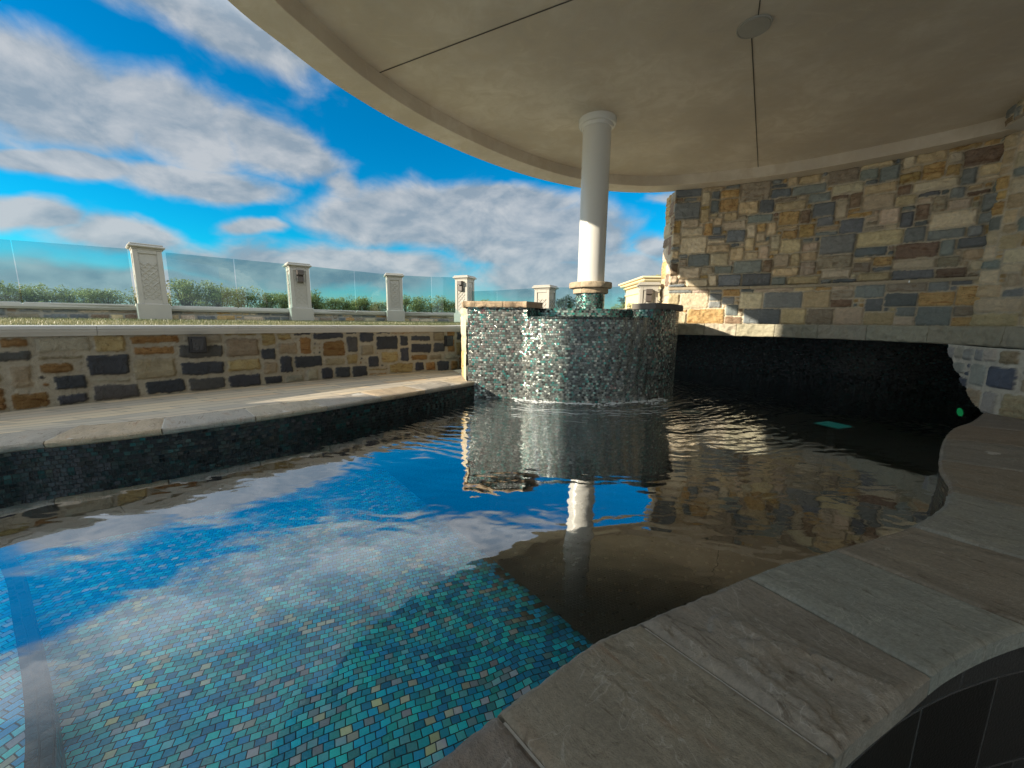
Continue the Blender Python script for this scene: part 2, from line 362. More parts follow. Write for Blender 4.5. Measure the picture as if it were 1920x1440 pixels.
# ------------------------------------------------------------------ masonry generator
PAL_LEFT = [((.048, .052, .060), 0., 30), ((.070, .068, .066), 0., 8), ((.27, .22, .145), .35, 16), ((.25, .145, .055), 1., 24), ((.32, .25, .115), .8, 18), ((.32, .29, .22), .1, 14)]
PAL_RIGHT = [((.20, .225, .235), 0., 18), ((.27, .295, .285), 0., 14), ((.64, .52, .33), .25, 20), ((.68, .58, .42), .1, 22), ((.58, .41, .19), .8, 15), ((.28, .21, .15), .7, 6), ((.40, .35, .27), .5, 10)]
def masonry(name, plan, z0, z1, res, seed, mort, relief, pal, sizes, mod, mcol, parent=None, side=1, keep=None, rough=1.0, zoff=None, edge=.018, warp=.012, tone=None, **k):
    P = cr(plan, .03) if len(plan) > 2 else np.array(plan, float)
    L = arclen(P)[-1]; nu = max(2, int(L/res)+1); nz = max(2, int((z1-z0)/res)+1)
    P = resample(P, nu); N = normals(P)*side
    U, Z = np.meshgrid(np.linspace(0, L, nu), np.linspace(z0, z1, nz), indexing='ij')
    rng = random.Random(seed); cols = int(L/mod)+8; rows = int((z1-z0)/mod+.5); mz = (z1-z0)/rows
    sid = -np.ones((cols, rows), int); rects = []
    for j in range(rows):
        for i in range(cols):
            if sid[i, j] >= 0: continue
            for tr in range(30):
                w, h = rng.choice(sizes) if tr < 29 else (1, 1)
                w = min(w, cols-i); h = min(h, rows-j)
                if (sid[i:i+w, j:j+h] < 0).all(): break
            else: w = h = 1
            if not (sid[i:i+w, j:j+h] < 0).all(): w = h = 1
            sid[i:i+w, j:j+h] = len(rects); rects.append((i, j, w, h))
    n = len(rects); rr = np.array(rects, float); rs = np.random.RandomState(seed)
    wts = np.array([p[2] for p in pal], float); wts /= wts.sum(); ty = rs.choice(len(pal), n, p=wts)
    cc = np.array([p[0] for p in pal])[ty]*(0.8+.4*rs.rand(n, 1)); cc *= 1+(rs.rand(n, 3)-.5)*.08
    rg = np.array([p[1] for p in pal])[ty]; hgt = rs.rand(n)*.5+.6
    ins = mort*(.35+.5*rs.rand(n, 4)); tilt = (rs.rand(n, 2)-.5)
    wu = (fbm(U*9, Z*9, seed, 4)-.5)*warp*2+(fbm(U*45, Z*45, seed+9, 2)-.5)*warp; wz = (fbm(U*9+40, Z*9, seed+3, 4)-.5)*warp*2+(fbm(U*45+7, Z*45, seed+5, 2)-.5)*warp
    u2, z2 = U+wu, Z+wz
    ci = np.clip((u2/mod).astype(int), 0, cols-1); cj = np.clip(((z2-z0)/mz).astype(int), 0, rows-1); S = sid[ci, cj]
    x0 = rr[S, 0]*mod+ins[S, 0]; x1 = (rr[S, 0]+rr[S, 2])*mod-ins[S, 1]; y0 = z0+rr[S, 1]*mz+ins[S, 2]; y1 = z0+(rr[S, 1]+rr[S, 3])*mz-ins[S, 3]
    cx, cy, hx, hy = (x0+x1)/2, (y0+y1)/2, (x1-x0)/2, (y1-y0)/2
    r = np.minimum(np.minimum(hx, hy)*.5, .02)
    qx, qy = np.abs(u2-cx)-(hx-r), np.abs(z2-cy)-(hy-r)
    d = -(np.hypot(np.maximum(qx, 0), np.maximum(qy, 0))+np.minimum(np.maximum(qx, qy), 0)-r)
    ins_ = sst(0, edge, d); face = fbm(U*14+S*3.1, Z*18+S*1.7, seed+20, 5)-.5
    planes = np.abs(fbm(U*6+S*5.3, Z*7-S*2.2, seed+30, 3)-.5)*2
    rough_s = (.25+.9*rg[S])*rough
    H = ins_*(relief*hgt[S]+(face*1.3-planes*.6)*relief*rough_s+(tilt[S, 0]*(u2-cx)/np.maximum(hx, .01)+tilt[S, 1]*(z2-cy)/np.maximum(hy, .01))*relief*.25)+(fbm(U*25, Z*25, seed+2, 3)-.5)*.006
    cm = sst(-.001, .006, d)[..., None]; C = np.array(mcol)*(.85+.3*fbm(U*5, Z*5, seed+4, 3))[..., None]*(1-cm)+cc[S]*(.86+.28*fbm(U*8, Z*20, seed+6, 3))[..., None]*cm
    if zoff is not None: H = H+zoff
    X = P[:, 0][:, None]+N[:, 0][:, None]*H; Y = P[:, 1][:, None]+N[:, 1][:, None]*H
    V = np.stack([X, Y, Z], -1).reshape(-1, 3); CA = np.concatenate([C, (cm[..., 0]*rg[S])[..., None]], -1).reshape(-1, 4)
    F = gridf(nu, nz, flip=(side < 0))
    if keep is not None:
        kp = keep(U, Z).reshape(-1); F = [q for q in F if kp[q[0]] and kp[q[2]]]
    return mesh(name, V, F, M['masonry'], parent, smooth=True, col=CA, **k)
# rock faced strip of blocks along a plan curve; profile box with rough front
def block_strip(name, plan, z0, z1, depth, blocks, seed, relief, color, parent=None, side=1, res=.02, mt=None, jw=.006, label=None):
    """one mesh per stone block: rough face, top and bottom, following the curve"""
    P = cr(plan, .02); L = arclen(P)[-1]; s = arclen(P); out = []
    cuts = [0]
    rng = random.Random(seed)
    if isinstance(blocks, (int, float)):
        n = max(1, round(L/blocks)); cuts = [L*i/n for i in range(n+1)]
    else: cuts = [c*L for c in blocks]
    for b in range(len(cuts)-1):
        a0, a1 = cuts[b]+jw/2, cuts[b+1]-jw/2; nu = max(3, int((a1-a0)/res)); t = np.linspace(a0, a1, nu)
        Q = np.stack([np.interp(t, s, P[:, 0]), np.interp(t, s, P[:, 1])], 1); N = normals(P); N = np.stack([np.interp(t, s, N[:, 0]), np.interp(t, s, N[:, 1])], 1)*side
        h = z1-z0; nz = max(4, int(h/res)+1)
        prof = [(-depth, z0), (-depth*.5, z0)]+[(0., z0+h*i/(nz-1)) for i in range(nz)]+[(-depth*.5, z1), (-depth, z1)]
        ns = len(prof); V = []; 
        for i in range(nu):
            for j, (o, z) in enumerate(prof):
                e = 0
                if 2 <= j < 2+nz:
                    k = (j-2)/(nz-1); ed = min(k, 1-k)*h; eu = min(t[i]-a0, a1-t[i]); 
                    e = relief*(fbm(t[i]*16, z*16, seed, 4)*1.4-.35-.5*abs(fbm(t[i]*7, z*9, seed+5, 3)-.5)*2)*min(1, ed/.012+.15)-.004*max(0, 1-ed/.008)-.003*max(0, 1-eu/.008)
                V.append((Q[i, 0]+N[i, 0]*(o+e), Q[i, 1]+N[i, 1]*(o+e), z))
        F = gridf(nu, ns, flip=(side < 0))
        for j in range(1, ns-1):
            F.append((0, j, j+1) if side > 0 else (0, j+1, j)); o_ = (nu-1)*ns; F.append((o_, o_+j+1, o_+j) if side > 0 else (o_, o_+j, o_+j+1))
        F += [tuple([i*ns for i in range(nu)]+[i*ns+ns-1 for i in range(nu-1, -1, -1)])]
        c = np.array(color)*(.85+.3*rng.random())*np.array([1+.06*(rng.random()-.5), 1, 1+.08*(rng.random()-.5)])
        out.append(mesh(name, V, F, mt or M['capstone'], parent, col=np.tile(c, (len(V), 1)), smooth=True, auto=50))
    return out
# ------------------------------------------------------------------ paving slab
def slab(name, inn, outr, z, th, seed, color, parent, res=.012, cleft=0., v0=0., lip=.012):
    """inn / outr: matching 2-d polylines (pool edge / far edge)"""
    n = max(4, int(arclen(inn)[-1]/res)); w = np.linalg.norm(inn[len(inn)//2]-outr[len(outr)//2]); m = max(4, int(w/res))
    A = resample(inn, n); B = resample(outr, n); t = np.linspace(0, 1, m)
    X = A[:, None, 0]*(1-t)+B[:, None, 0]*t; Y = A[:, None, 1]*(1-t)+B[:, None, 1]*t
    lu = np.linalg.norm(A[-1]-A[0]); U = np.linspace(0, lu, n)[:, None]*np.ones((1, m)); W = np.ones((n, 1))*t[None]*w
    eu = np.minimum(U, lu-U); ev = np.minimum(W, w-W); e = np.minimum(eu, ev)
    q = fbm(U*5.5+seed*3.7+.8*fbm(U*9, W*9, seed+1, 3), W*3.+seed+.8*fbm(U*9+5, W*9, seed+2, 3), seed, 6)
    K_ = 8.; fq = q*K_; lay = (np.floor(fq)+sst(.90, 1., fq % 1))/K_
    mk = sst(.40, .60, fbm(U*2.6+seed*1.9, W*1.8+seed*.7, seed+3, 2)) if cleft < .9 else sst(.30, .50, fbm(U*2.6+seed*1.9, W*1.8, seed+3, 2))
    rel = (lay-.5)*.062*cleft*mk+(q-.5)*.010*cleft+(fbm(U*30, W*6, seed+4, 4)-.5)*.003+(fbm(U*3, W*2, seed+8, 3)-.5)*.006
    rr_ = np.hypot(X-.195, Y-.625); rel = rel+.0022*np.exp(-((rr_-.022-.004*np.sin(np.arctan2(Y-.625, X-.195)*2))/.0045)**2)
    Z = z+rel*sst(0, .02, e)-.006*(1-sst(0, .008, e))
    j = (fbm(U*30+seed, W*0+3, seed+12, 3)-.5)*.005
    dirv = np.stack([B[:, 0]-A[:, 0], B[:, 1]-A[:, 1]], 1); dirv /= np.linalg.norm(dirv, axis=1)[:, None]
    fall = (1-sst(0, .03, W)); X = X+dirv[:, 0][:, None]*j*fall; Y = Y+dirv[:, 1][:, None]*j*fall
    V = np.stack([X, Y, Z], -1).reshape(-1, 3).tolist(); UV = np.stack([U+seed*1.37, W+seed*.71+v0], -1).reshape(-1, 2).tolist()
    F = gridf(n, m, flip=True)
    ring = [i*m for i in range(n)]+[(n-1)*m+k for k in range(1, m)]+[i*m+m-1 for i in range(n-2, -1, -1)]+[k for k in range(m-2, 0, -1)]
    base = len(V); K = len(ring); cx, cy = X.mean(), Y.mean()
    for lvl in (1, 2, 3):
        for qi, r in enumerate(ring):
            x, y, zz = V[r]; on_in = r % m == 0
            jj = float(fbm(np.array(qi*.35+seed), np.array(lvl*1.3), seed+40, 3)-.5)*lip*.6
            if on_in:
                i = r//m; o = (lip*[0, -.9, -.5, .6][lvl]) + jj
                V.append((x+dirv[i, 0]*o, y+dirv[i, 1]*o, z-th*lvl/3)); 
            else: V.append((x, y, z-th*lvl/3))
            UV.append((UV[r][0], UV[r][1]-th*lvl/3))
    for qi in range(K):
        a, b = ring[qi], ring[(qi+1) % K]; F.append((a, b, base+(qi+1) % K, base+qi)[::-1])
        for l in (0, 1):
            o = base+l*K; F.append((o+qi, o+(qi+1) % K, o+K+(qi+1) % K, o+K+qi)[::-1])
    F.append(tuple(base+2*K+i for i in range(K))[::-1])
    return mesh(name, V, F, M['slab'], parent, smooth=True, uv=UV, col=np.tile(np.array(color), (len(V), 1)), auto=60)
def strip_between(a, b, name, m_, zf, nv=12, parent=None, **k):
    n = len(a); t = np.linspace(0, 1, nv); V = []; UV = []
    s = arclen(a)
    for i in range(n):
        w = np.linalg.norm(b[i]-a[i])
        for j in range(nv):
            p = a[i]*(1-t[j])+b[i]*t[j]; V.append((p[0], p[1], zf(t[j], p))); UV.append((s[i], w*t[j]))
    return mesh(name, V, gridf(n, nv), m_, parent, uv=UV, smooth=True, **k)
def wall_strip(name, P, z0, z1, m_, parent=None, side=1, n=None, **k):
    s = arclen(P); V = []; UV = []
    for i, p in enumerate(P):
        for z in (z0, z1): V.append((p[0], p[1], z)); UV.append((s[i], z))
    return mesh(name, V, gridf(len(P), 2, flip=side < 0), m_, parent, uv=UV, smooth=True, **k)
# ================================================================== POOL
NI = [(-3.2, -.75), (-2.2, -.45), (-1.3, -.12), (-.75, .1), (-.35, .34), (-.13, .5), (.02, .62), (.18, .74), (.31, .81), (.48, .89), (.67, .98), (.83, 1.05), (1.03, 1.12), (1.25, 1.2), (1.43, 1.27), (1.66, 1.39), (1.81, 1.49), (2.0, 1.65), (2.15, 1.82), (2.41, 2.06), (2.78, 2.37), (3.15, 2.64), (3.48, 2.82), (3.93, 3.12)]
NO = [(-3.2, -1.2), (-2.1, -.85), (-1.1, -.45), (-.6, -.15), (-.1, .12), (.22, .33), (.51, .51), (.76, .63), (.96, .72), (1.21, .8), (1.5, .86), (2.0, .92), (2.6, 1.2), (3.6, 1.9), (4.6, 2.5), (5.2, 3.2)]
LI = [(-3.35, -.7), (-3.5, .2), (-3.3, 1.1), (-3.05, 1.7), (-2.81, 2.03), (-2.48, 2.17+.07), (-2.23, 2.43), (-1.93, 2.70), (-1.57, 3.09), (-1.09, 3.69), (-.55, 4.36), (-.3, 4.70)]
LI = [(-3.35, -.7), (-3.5, .2), (-3.35, 1.0), (-3.1, 1.6), (-2.81, 2.03), (-2.52, 2.2), (-2.23, 2.42), (-1.92, 2.70), (-1.57, 3.07), (-1.09, 3.67), (-.55, 4.36), (-.28, 4.72)]
MW = [(2.5, 8.15), (3.39, 7.97), (4.61, 7.55), (5.5, 7.12), (6.0, 6.8), (6.52, 6.26), (6.78, 5.7), (6.9, 5.0), (6.6, 4.0), (5.6, 3.4)]
ni = cr(NI, .05); li = cr(LI, .05); mw = cr(MW, .08)
loop = np.concatenate([ni, [(4.6, 3.2)], mw[::-1], [(1.6, 8.1), (.2, 7.6), (-.6, 6.8), (-.75, 5.6), (-.6, 4.9)], li[::-1]])
mesh('pool_water', [(p[0], p[1], 0) for p in loop], [tuple(range(len(loop)))], M['water'], kind='structure')
def floor_z(x, y):
    d = (x+.10)*.785+(y-2.0)*.62
    return -.45-.95*sst(.0, .40, d)
nx_, ny_ = .785, .62; ang = R(24)
def floor_part(d0, d1, m_):
    dd = np.linspace(d0, d1, max(3, int((d1-d0)/.06))); sl_ = np.arange(-7., 7.01, .1); DD, SS = np.meshgrid(dd, sl_, indexing='ij')
    X = -.10+DD*nx_-SS*ny_; Y = 2.0+DD*ny_+SS*nx_; Z = floor_z(X, Y)
    UVf = np.stack([X*math.cos(ang)+Y*math.sin(ang), -X*math.sin(ang)+Y*math.cos(ang)], -1).reshape(-1, 2)
    ok = ((X > -3.7) & (X < 7.3) & (Y > -1.) & (Y < 8.5)).reshape(-1)
    mesh('pool_floor', np.stack([X, Y, Z], -1).reshape(-1, 3), [q for q in gridf(len(dd), len(sl_)) if all(ok[i] for i in q)], m_, uv=UVf, smooth=True, kind='structure')
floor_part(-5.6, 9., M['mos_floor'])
wall_strip('pool_wall', ni, -1.5, .152, M['mos_wall'], side=1, kind='structure')
wall_strip('pool_wall', offset(li, .0), -1.5, .152, M['mos_wall'], side=-1, kind='structure')
wt = empty('mosaic_wall', (4.6, 7.55, 0), label='dark mosaic wall under the stone ledge at the back of the pool', cat='wall')
w = wall_strip('mosaic_face', mw, -1.5, .74, M['mos_wall'], side=-1); w.parent = wt; w.matrix_parent_inverse = Matrix.Translation((-4.6, -7.55, 0))
ST = [(-.55, -.1), (-.85, .45), (-1.18, .83), (-1.79, 1.29), (-2.5, 1.75), (-3.3, 2.0)]
stc = cr(ST, .05); sto = offset(stc, -.055)
if np.dot(sto[10]-stc[10], np.array([-1, -1])) < 0: sto = offset(stc, .055)
pl = [tuple(p) for p in sto]+[(-3.6, 1.9), (-3.6, -.8), (-.5, -.8)]
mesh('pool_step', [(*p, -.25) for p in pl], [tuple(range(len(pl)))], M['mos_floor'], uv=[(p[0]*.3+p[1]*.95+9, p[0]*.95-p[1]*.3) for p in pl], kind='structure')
V = []; UV = []; ss_ = arclen(stc)
for i, (p, q) in enumerate(zip(stc, sto)):
    for (x, y), z in ((q, -.25), (p, -.25), (p, -.255), (p, -.47)): V.append((x, y, z)); UV.append((ss_[i], z+(.06 if (x, y) == tuple(q) else 0)))
mesh('pool_step', V, gridf(len(stc), 4), M['mos_deep'], uv=UV, kind='structure')
# underwater pool lamps seen through the water
def glow(name, c, st):
    m, t = mat(name); t.out(t.pbsdf(Base_Color=c, Roughness=.4, Emission_Color=(*c, 1), Emission_Strength=st)); return m
for k, (x, y, lab) in enumerate([(4.35, 5.05, 'square turquoise lamp glowing under the water before the ledge, the brighter one'), (2.75, 5.75, 'square dim lamp under the water close to the spa')]):
    e = empty('pool_lamp', (x, y, -.45), R(20), label=lab, cat='pool lamp', group='square lamps under the water')
    MB().box((0, 0, 0), (.34, .34, .03), 0, .006).build('frame', M['black'], e); MB().box((0, 0, .018), (.29, .29, .012), 0, .004).build('lens', glow('turquoise_lens%d' % k, ((.05, .60, .52), (.05, .20, .18))[k], (.10, .03)[k]), e); MB().tube([(0, 0, -.95), (0, 0, -.02)], .05, 12).build('riser_pipe', M['black'], e)
e = empty('pool_lamp', (6.70, 5.58, -.36), R(-130), label='round green lamp glowing on the pool wall under the ledge at far right', cat='pool lamp')
g1 = MB().tube([(0, -.03, 0), (0, .03, 0)], .11, 24).build('lens', glow('green_lens', (.02, .5, .15), .45), e); MB().tube([(0, -.02, 0), (0, .05, 0)], .14, 24).build('housing', M['black'], e); e.scale = (1.5, 1., .5)
# near coping
def at_param(P, s, t0): return np.array([np.interp(t0, s, P[:, 0]), np.interp(t0, s, P[:, 1])])
def nearest_t(P, s, p): return s[np.argmin(np.linalg.norm(P-np.array(p), axis=1))]
no = cr(NO, .03); ni_f = cr(NI, .015); no_f = cr(NO, .015); si, so = arclen(ni_f), arclen(no_f)
J = [((-3.2, -.75), (-3.2, -1.2)), ((-2.75, -.62), (-2.7, -1.05)), ((-2.2, -.45), (-2.1, -.85)), ((-1.75, -.3), (-1.6, -.65)), ((-1.3, -.12), (-1.1, -.45)), ((-.85, .05), (-.65, -.18)), ((-.42, .3), (-.22, .05)), ((-.02, .59), (.22, .33)), ((.31, .81), (.54, .52)), ((.67, .98), (.86, .68)), ((1.03, 1.12), (1.24, .80)), ((1.43, 1.27), (1.72, .88)), ((1.90, 1.56), (2.35, 1.05)), ((2.30, 1.95), (3.0, 1.45)), ((2.78, 2.37), (3.6, 1.9)), ((3.25, 2.70), (4.1, 2.22)), ((3.93, 3.12), (5.2, 3.2))]
cop = empty('pool_coping', (1, 1, 0), label='brown and grey cleft stone coping curving along the near pool edge', cat='coping', group='stone copings of the pool')
cols_ = [(.33, .28, .23)]*7+[(.38, .33, .245), (.37, .325, .26), (.385, .385, .325), (.38, .325, .25), (.40, .39, .33), (.37, .315, .24), (.36, .33, .28), (.38, .31, .24), (.34, .30, .26)]
clf = [0, .3, .5, .2, .5, .2, .3, .25, 1.1, .12, .5, .2, .35, .45, .2, .3]
for k in range(len(J)-1):
    a0, a1 = nearest_t(ni_f, si, J[k][0]), nearest_t(ni_f, si, J[k+1][0]); b0, b1 = nearest_t(no_f, so, J[k][1]), nearest_t(no_f, so, J[k+1][1])
    g = .0035
    ta = np.linspace(a0+g, a1-g, 40); tb = np.linspace(b0+g, b1-g, 40)
    A = np.stack([np.interp(ta, si, ni_f[:, 0]), np.interp(ta, si, ni_f[:, 1])], 1); B = np.stack([np.interp(tb, so, no_f[:, 0]), np.interp(tb, so, no_f[:, 1])], 1)
    rs_ = .006 if 6 <= k <= 11 else .014
    par(slab('coping_slab', A, B, .2, .05, 11+k, cols_[k], None, rs_, clf[k]), cop)
# grout bed below the slabs, its rim slightly proud so joints read pale
bed_i, bed_o = resample(offset(ni, .012), 160), resample(offset(no, -.012), 160)
b_ = strip_between(bed_i, bed_o, 'grout_bed', simple('pale_grout', (.55, .52, .46), .8), lambda t, p: .1905, 3); par(b_, cop)
# support wall under the outer edge and the sunken floor behind it
wo = offset(no, -.05); wall_strip('sunken_wall', wo, -.75, .15, M['darkfloor'], side=1, kind='structure')
nb = [(-3.2, -3.6), (7.8, -3.6), (7.8, 3.2), (5.3, 3.2)]
lp = list(map(tuple, wo))+[(7.8, 3.3), (7.8, -3.6), (-3.2, -3.6)]
mesh('sunken_floor', [(p[0], p[1], -.7) for p in lp], [tuple(range(len(lp)))[::-1]], M['darkfloor'], uv=[(p[0]*.8+p[1]*.6, -p[0]*.6+p[1]*.8) for p in lp], kind='structure')
# left coping
lc = empty('pool_coping', (-1.9, 2.7, 0), label='pale cleft stone coping along the far left pool edge beneath the retaining wall', cat='coping', group='stone copings of the pool')
li_f = cr(LI, .02); lo_f = offset(li_f, -.36); s1, s2 = arclen(li_f), arclen(lo_f); Ls = s1[-1]
n_s = 13; fr_ = np.linspace(0, 1, n_s+1)
cl_ = [(.62, .53, .39), (.56, .50, .41), (.66, .52, .35), (.54, .49, .41)]
for k in range(n_s):
    ta = np.linspace(fr_[k]*Ls+.003, fr_[k+1]*Ls-.003, 30); tb = np.interp(ta, s1, s2)
    A = np.stack([np.interp(ta, s1, li_f[:, 0]), np.interp(ta, s1, li_f[:, 1])], 1); B = np.stack([np.interp(tb, s2, lo_f[:, 0]), np.interp(tb, s2, lo_f[:, 1])], 1)
    par(slab('coping_slab', A, B, .2, .05, 40+k, cl_[k % 4], None, .018, [.3, .8, .2, 1.0, .5][k % 5]), lc)
par(strip_between(offset(li_f, -.012), offset(li_f, -.35), 'grout_bed', bpy.data.materials['pale_grout'], lambda t, p: .1935, 3), lc)
# retaining wall with moulded coping
RW = [(-5.6, -2.2), (-5.2, -.2), (-4.75, 1.2), (-4.25, 2.15), (-3.79, 2.77), (-3.44, 3.25), (-2.75, 4.05), (-2.12, 4.66), (-1.4, 5.25), (-.79, 5.68), (-.72, 6.3), (-.45, 6.95), (.2, 7.6)]
rw = cr(RW, .04); rwf = resample(rw, 220)
lo_r = resample(lo_f, 220)
# deck between coping and wall
aa = resample(cr([tuple(lo_f[0])]+[tuple(p) for p in lo_f[10::12]]+[tuple(lo_f[-1])], .05), 220); bb = resample(rw[:int(len(rw)*.80)], 220)
strip_between(bb, aa, 'pool_deck', M['plank'], lambda t, p: .196, 10, kind='structure')
RT = empty('retaining_wall', (-2.75, 4.05, .2), label='low rubble stone retaining wall with pale moulded coping behind the deck', cat='wall')
szL = [(4, 2), (5, 3), (4, 2), (5, 2), (6, 3), (4, 3), (3, 3), (6, 2), (8, 2), (5, 1), (7, 3), (3, 4), (5, 4), (6, 4), (6, 3), (7, 2)]
par(masonry('stonework', RW, .19, .765, .0095, 5, .026, .024, PAL_LEFT, szL, .0525, (.37, .33, .25), None, side=1, rough=1.1, warp=.016), RT)
cap_prof = [(-.02, .752), (.018, .752), (.024, .765), (.045, .785), (.048, .800), (.060, .806), (.060, .828), (.052, .834), (-.30, .834), (-.30, .75)]
s_ = arclen(rw); N_ = normals(rw)
n_c = 12
for k in range(n_c):
    t = np.linspace(s_[-1]*k/n_c+.0015, s_[-1]*(k+1)/n_c-.0015, 26); Q = np.stack([np.interp(t, s_, rw[:, 0]), np.interp(t, s_, rw[:, 1])], 1); NN = np.stack([np.interp(t, s_, N_[:, 0]), np.interp(t, s_, N_[:, 1])], 1)
    V = [(Q[i, 0]+NN[i, 0]*o, Q[i, 1]+NN[i, 1]*o, z) for i in range(26) for o, z in cap_prof]; npf = len(cap_prof)
    F = gridf(26, npf)+[tuple(range(npf))[::-1], tuple(25*npf+q for q in range(npf))]
    par(mesh('coping_length', V, F, M['copingwhite'], smooth=True, auto=35), RT)
def wall_light(p, face, label, sz=(.13, .15), nm='recessed_light'):
    e = empty(nm, p, face, label=label, cat='wall light', group='black square lights in the retaining wall')
    b = MB().box((0, -.02, 0), (sz[0], .05, sz[1]), 0, .004); b.build('housing', M['black'], e)
    MB().box((0, -.052, 0), (sz[0]*.72, .008, sz[1]*.72), 0, .002).build('lens', simple('smoked_lens', (.02, .02, .022), .15), e)
wall_light((-3.03, 3.70, .655), R(48), 'black square light set high in the retaining wall, the nearer left one')
wall_light((-.93, 5.56, .62), R(36), 'black square light on the retaining wall right beside the mosaic spa')
# ================================================================== SPA
spa = empty('raised_spa', (SPA[0], SPA[1], 0), label='raised round spa clad in iridescent mosaic spilling water into the pool', cat='spa')
def circ(a, r): return (SPA[0]+r*math.sin(a), SPA[1]-r*math.cos(a))
RS = 1.46
front = [(-.62, 4.95), (-.54, 4.42), (-.5, 4.40), (-.25, 4.42), (.0, 4.41)]+[circ(R(a), RS) for a in (-28, -20, -10, 0, 10, 20, 31)]
def wall_poly(P, z0, z1, name, m_):
    o = wall_strip(name, P, z0, z1, m_, None, side=1); return par(o, spa)
wing = np.array([(-.52, 4.50), (-.36, 4.48), (-.2, 4.47), (-.05, 4.465), (.06, 4.46)]+[circ(R(a), RS) for a in (-30, -28)])
wingp = cr(wing, .03); spill = np.array([circ(R(a), RS) for a in np.linspace(-28, 31, 60)]); rest = np.array([circ(R(a), RS) for a in np.linspace(31, 290, 180)])
wall_poly(wingp, -1.0, 1.062, 'wing_wall', M['mos_spa']); wall_poly(spill, -1.0, .957, 'spill_wall', M['mos_spa']); wall_poly(rest, -1.0, 1.062, 'drum_wall', M['mos_spa'])
# inner basin
inn_ = np.array([circ(R(a), RS-.30) for a in np.linspace(0, 360, 120)]); o = wall_strip('inner_wall', inn_, .3, 1.062, M['mos_col'], None, side=-1); par(o, spa)
# spill lip, rounded
V = []; 
lipprof = [(RS-.30, .955), (RS-.10, .957), (RS-.03, .962), (RS+.004, .955), (RS+.004, .935)]
for a in np.linspace(R(-28), R(31), 60):
    for r_, z_ in lipprof: x, y = circ(a, r_); V.append((x, y, z_))
par(mesh('spill_lip', V, gridf(60, 5), M['mos_wall'], smooth=True, uv=[(v[0], v[1]) for v in V]), spa)
# end cheeks of the raised rim beside the spill (bright tile returns)
for a in (R(-28), R(31)):
    p0, p1 = circ(a, RS+.002), circ(a, RS-.30); P2 = np.array([p0, p1])
    V = [(p0[0], p0[1], .955), (p1[0], p1[1], .955), (p1[0], p1[1], 1.062), (p0[0], p0[1], 1.062)]
    par(mesh('rim_return', V, [(0, 1, 2, 3)], M['mos_col'], uv=[(0, 0), (.3, 0), (.3, .107), (0, .107)]), spa)
par(mesh('basin_floor', [(*circ(R(a), RS-.30), .35) for a in range(0, 360, 6)], [tuple(range(60))], M['mos_wall'], uv=[(circ(R(a), 1.1)) for a in range(0, 360, 6)]), spa)
# stone end of the wing wall
par(masonry('wing_end', [(-.66, 5.0), (-.535, 4.50)], .19, 1.062, .012, 77, .012, .010, PAL_RIGHT[2:5], [(3, 3), (3, 4), (3, 2)], .09, (.45, .38, .28), None, side=1), spa)
# cap stones
for b in block_strip('cap_stone', [(-.62, 5.1), (-.60, 4.68), (-.575, 4.47), (-.54, 4.455), (-.3, 4.435), (-.05, 4.42), circ(R(-30.5), RS+.045), circ(R(-27.5), RS+.045)], 1.062, 1.128, .34, [0, .42, .80, 1], 31, .016, (.50, .37, .25), None, 1, .012): par(b, spa)
for b in block_strip('cap_stone', [circ(R(a), RS+.045) for a in (30.5, 36, 44, 52, 62, 74, 86)], 1.062, 1.128, .34, [0, .38, 1], 32, .003, (.16, .145, .13), None, 1, .015): par(b, spa)
for b in block_strip('cap_stone', [circ(R(a), RS+.045) for a in range(86, 296, 10)], 1.062, 1.128, .34, .6, 33, .016, (.42, .36, .27), None, 1, .03): par(b, spa)
mesh('spa_water', [(*circ(R(a), RS-.02), .968) for a in range(-27, 30, 2)]+[(*circ(R(a), RS-.30), .968) for a in range(31, 331, 5)], [tuple(range(29+60))], M['spawater'], kind='structure')
# film of falling water
V = []; UV = []
for i, a in enumerate(np.linspace(R(-26), R(29), 90)):
    for j in range(20):
        k = j/19; bulge = .012+.006*math.sin(i*.7+j*.3)+.012*k
        x, y = circ(a, RS+bulge); z = .962*(1-k)+.003; V.append((x, y, z)); UV.append((a*RS, z))
mesh('waterfall', V, gridf(90, 20), M['sheet'], uv=UV, smooth=True, kind='structure')
# foam where it lands
fm = MB(); rng = random.Random(3)
for k in range(430):
    a = R(rng.uniform(-34, 40)); r_ = RS+.02+abs(rng.gauss(0, .055))*(1+.8*math.sin(a*23)*math.sin(a*9+1)); x, y = circ(a, r_); s = rng.uniform(.004, .013)*(1.5 if rng.random() < .1 else 1)
    n = 6; ph = rng.random()*6
    ring = [(x+math.cos(ph+q*2*math.pi/n)*s*1.9*math.cos(a)*rng.uniform(.6, 1.2), y+math.sin(ph+q*2*math.pi/n)*s*rng.uniform(.5, 1.), .003) for q in range(n)]
    fm.add(ring+[(x, y, .004+s*.7)], [(q, (q+1) % n, n) for q in range(n)])
fm.build('foam', M['foam'], smooth=True, kind='stuff', label='white foam along the foot of the waterfall', cat='foam')
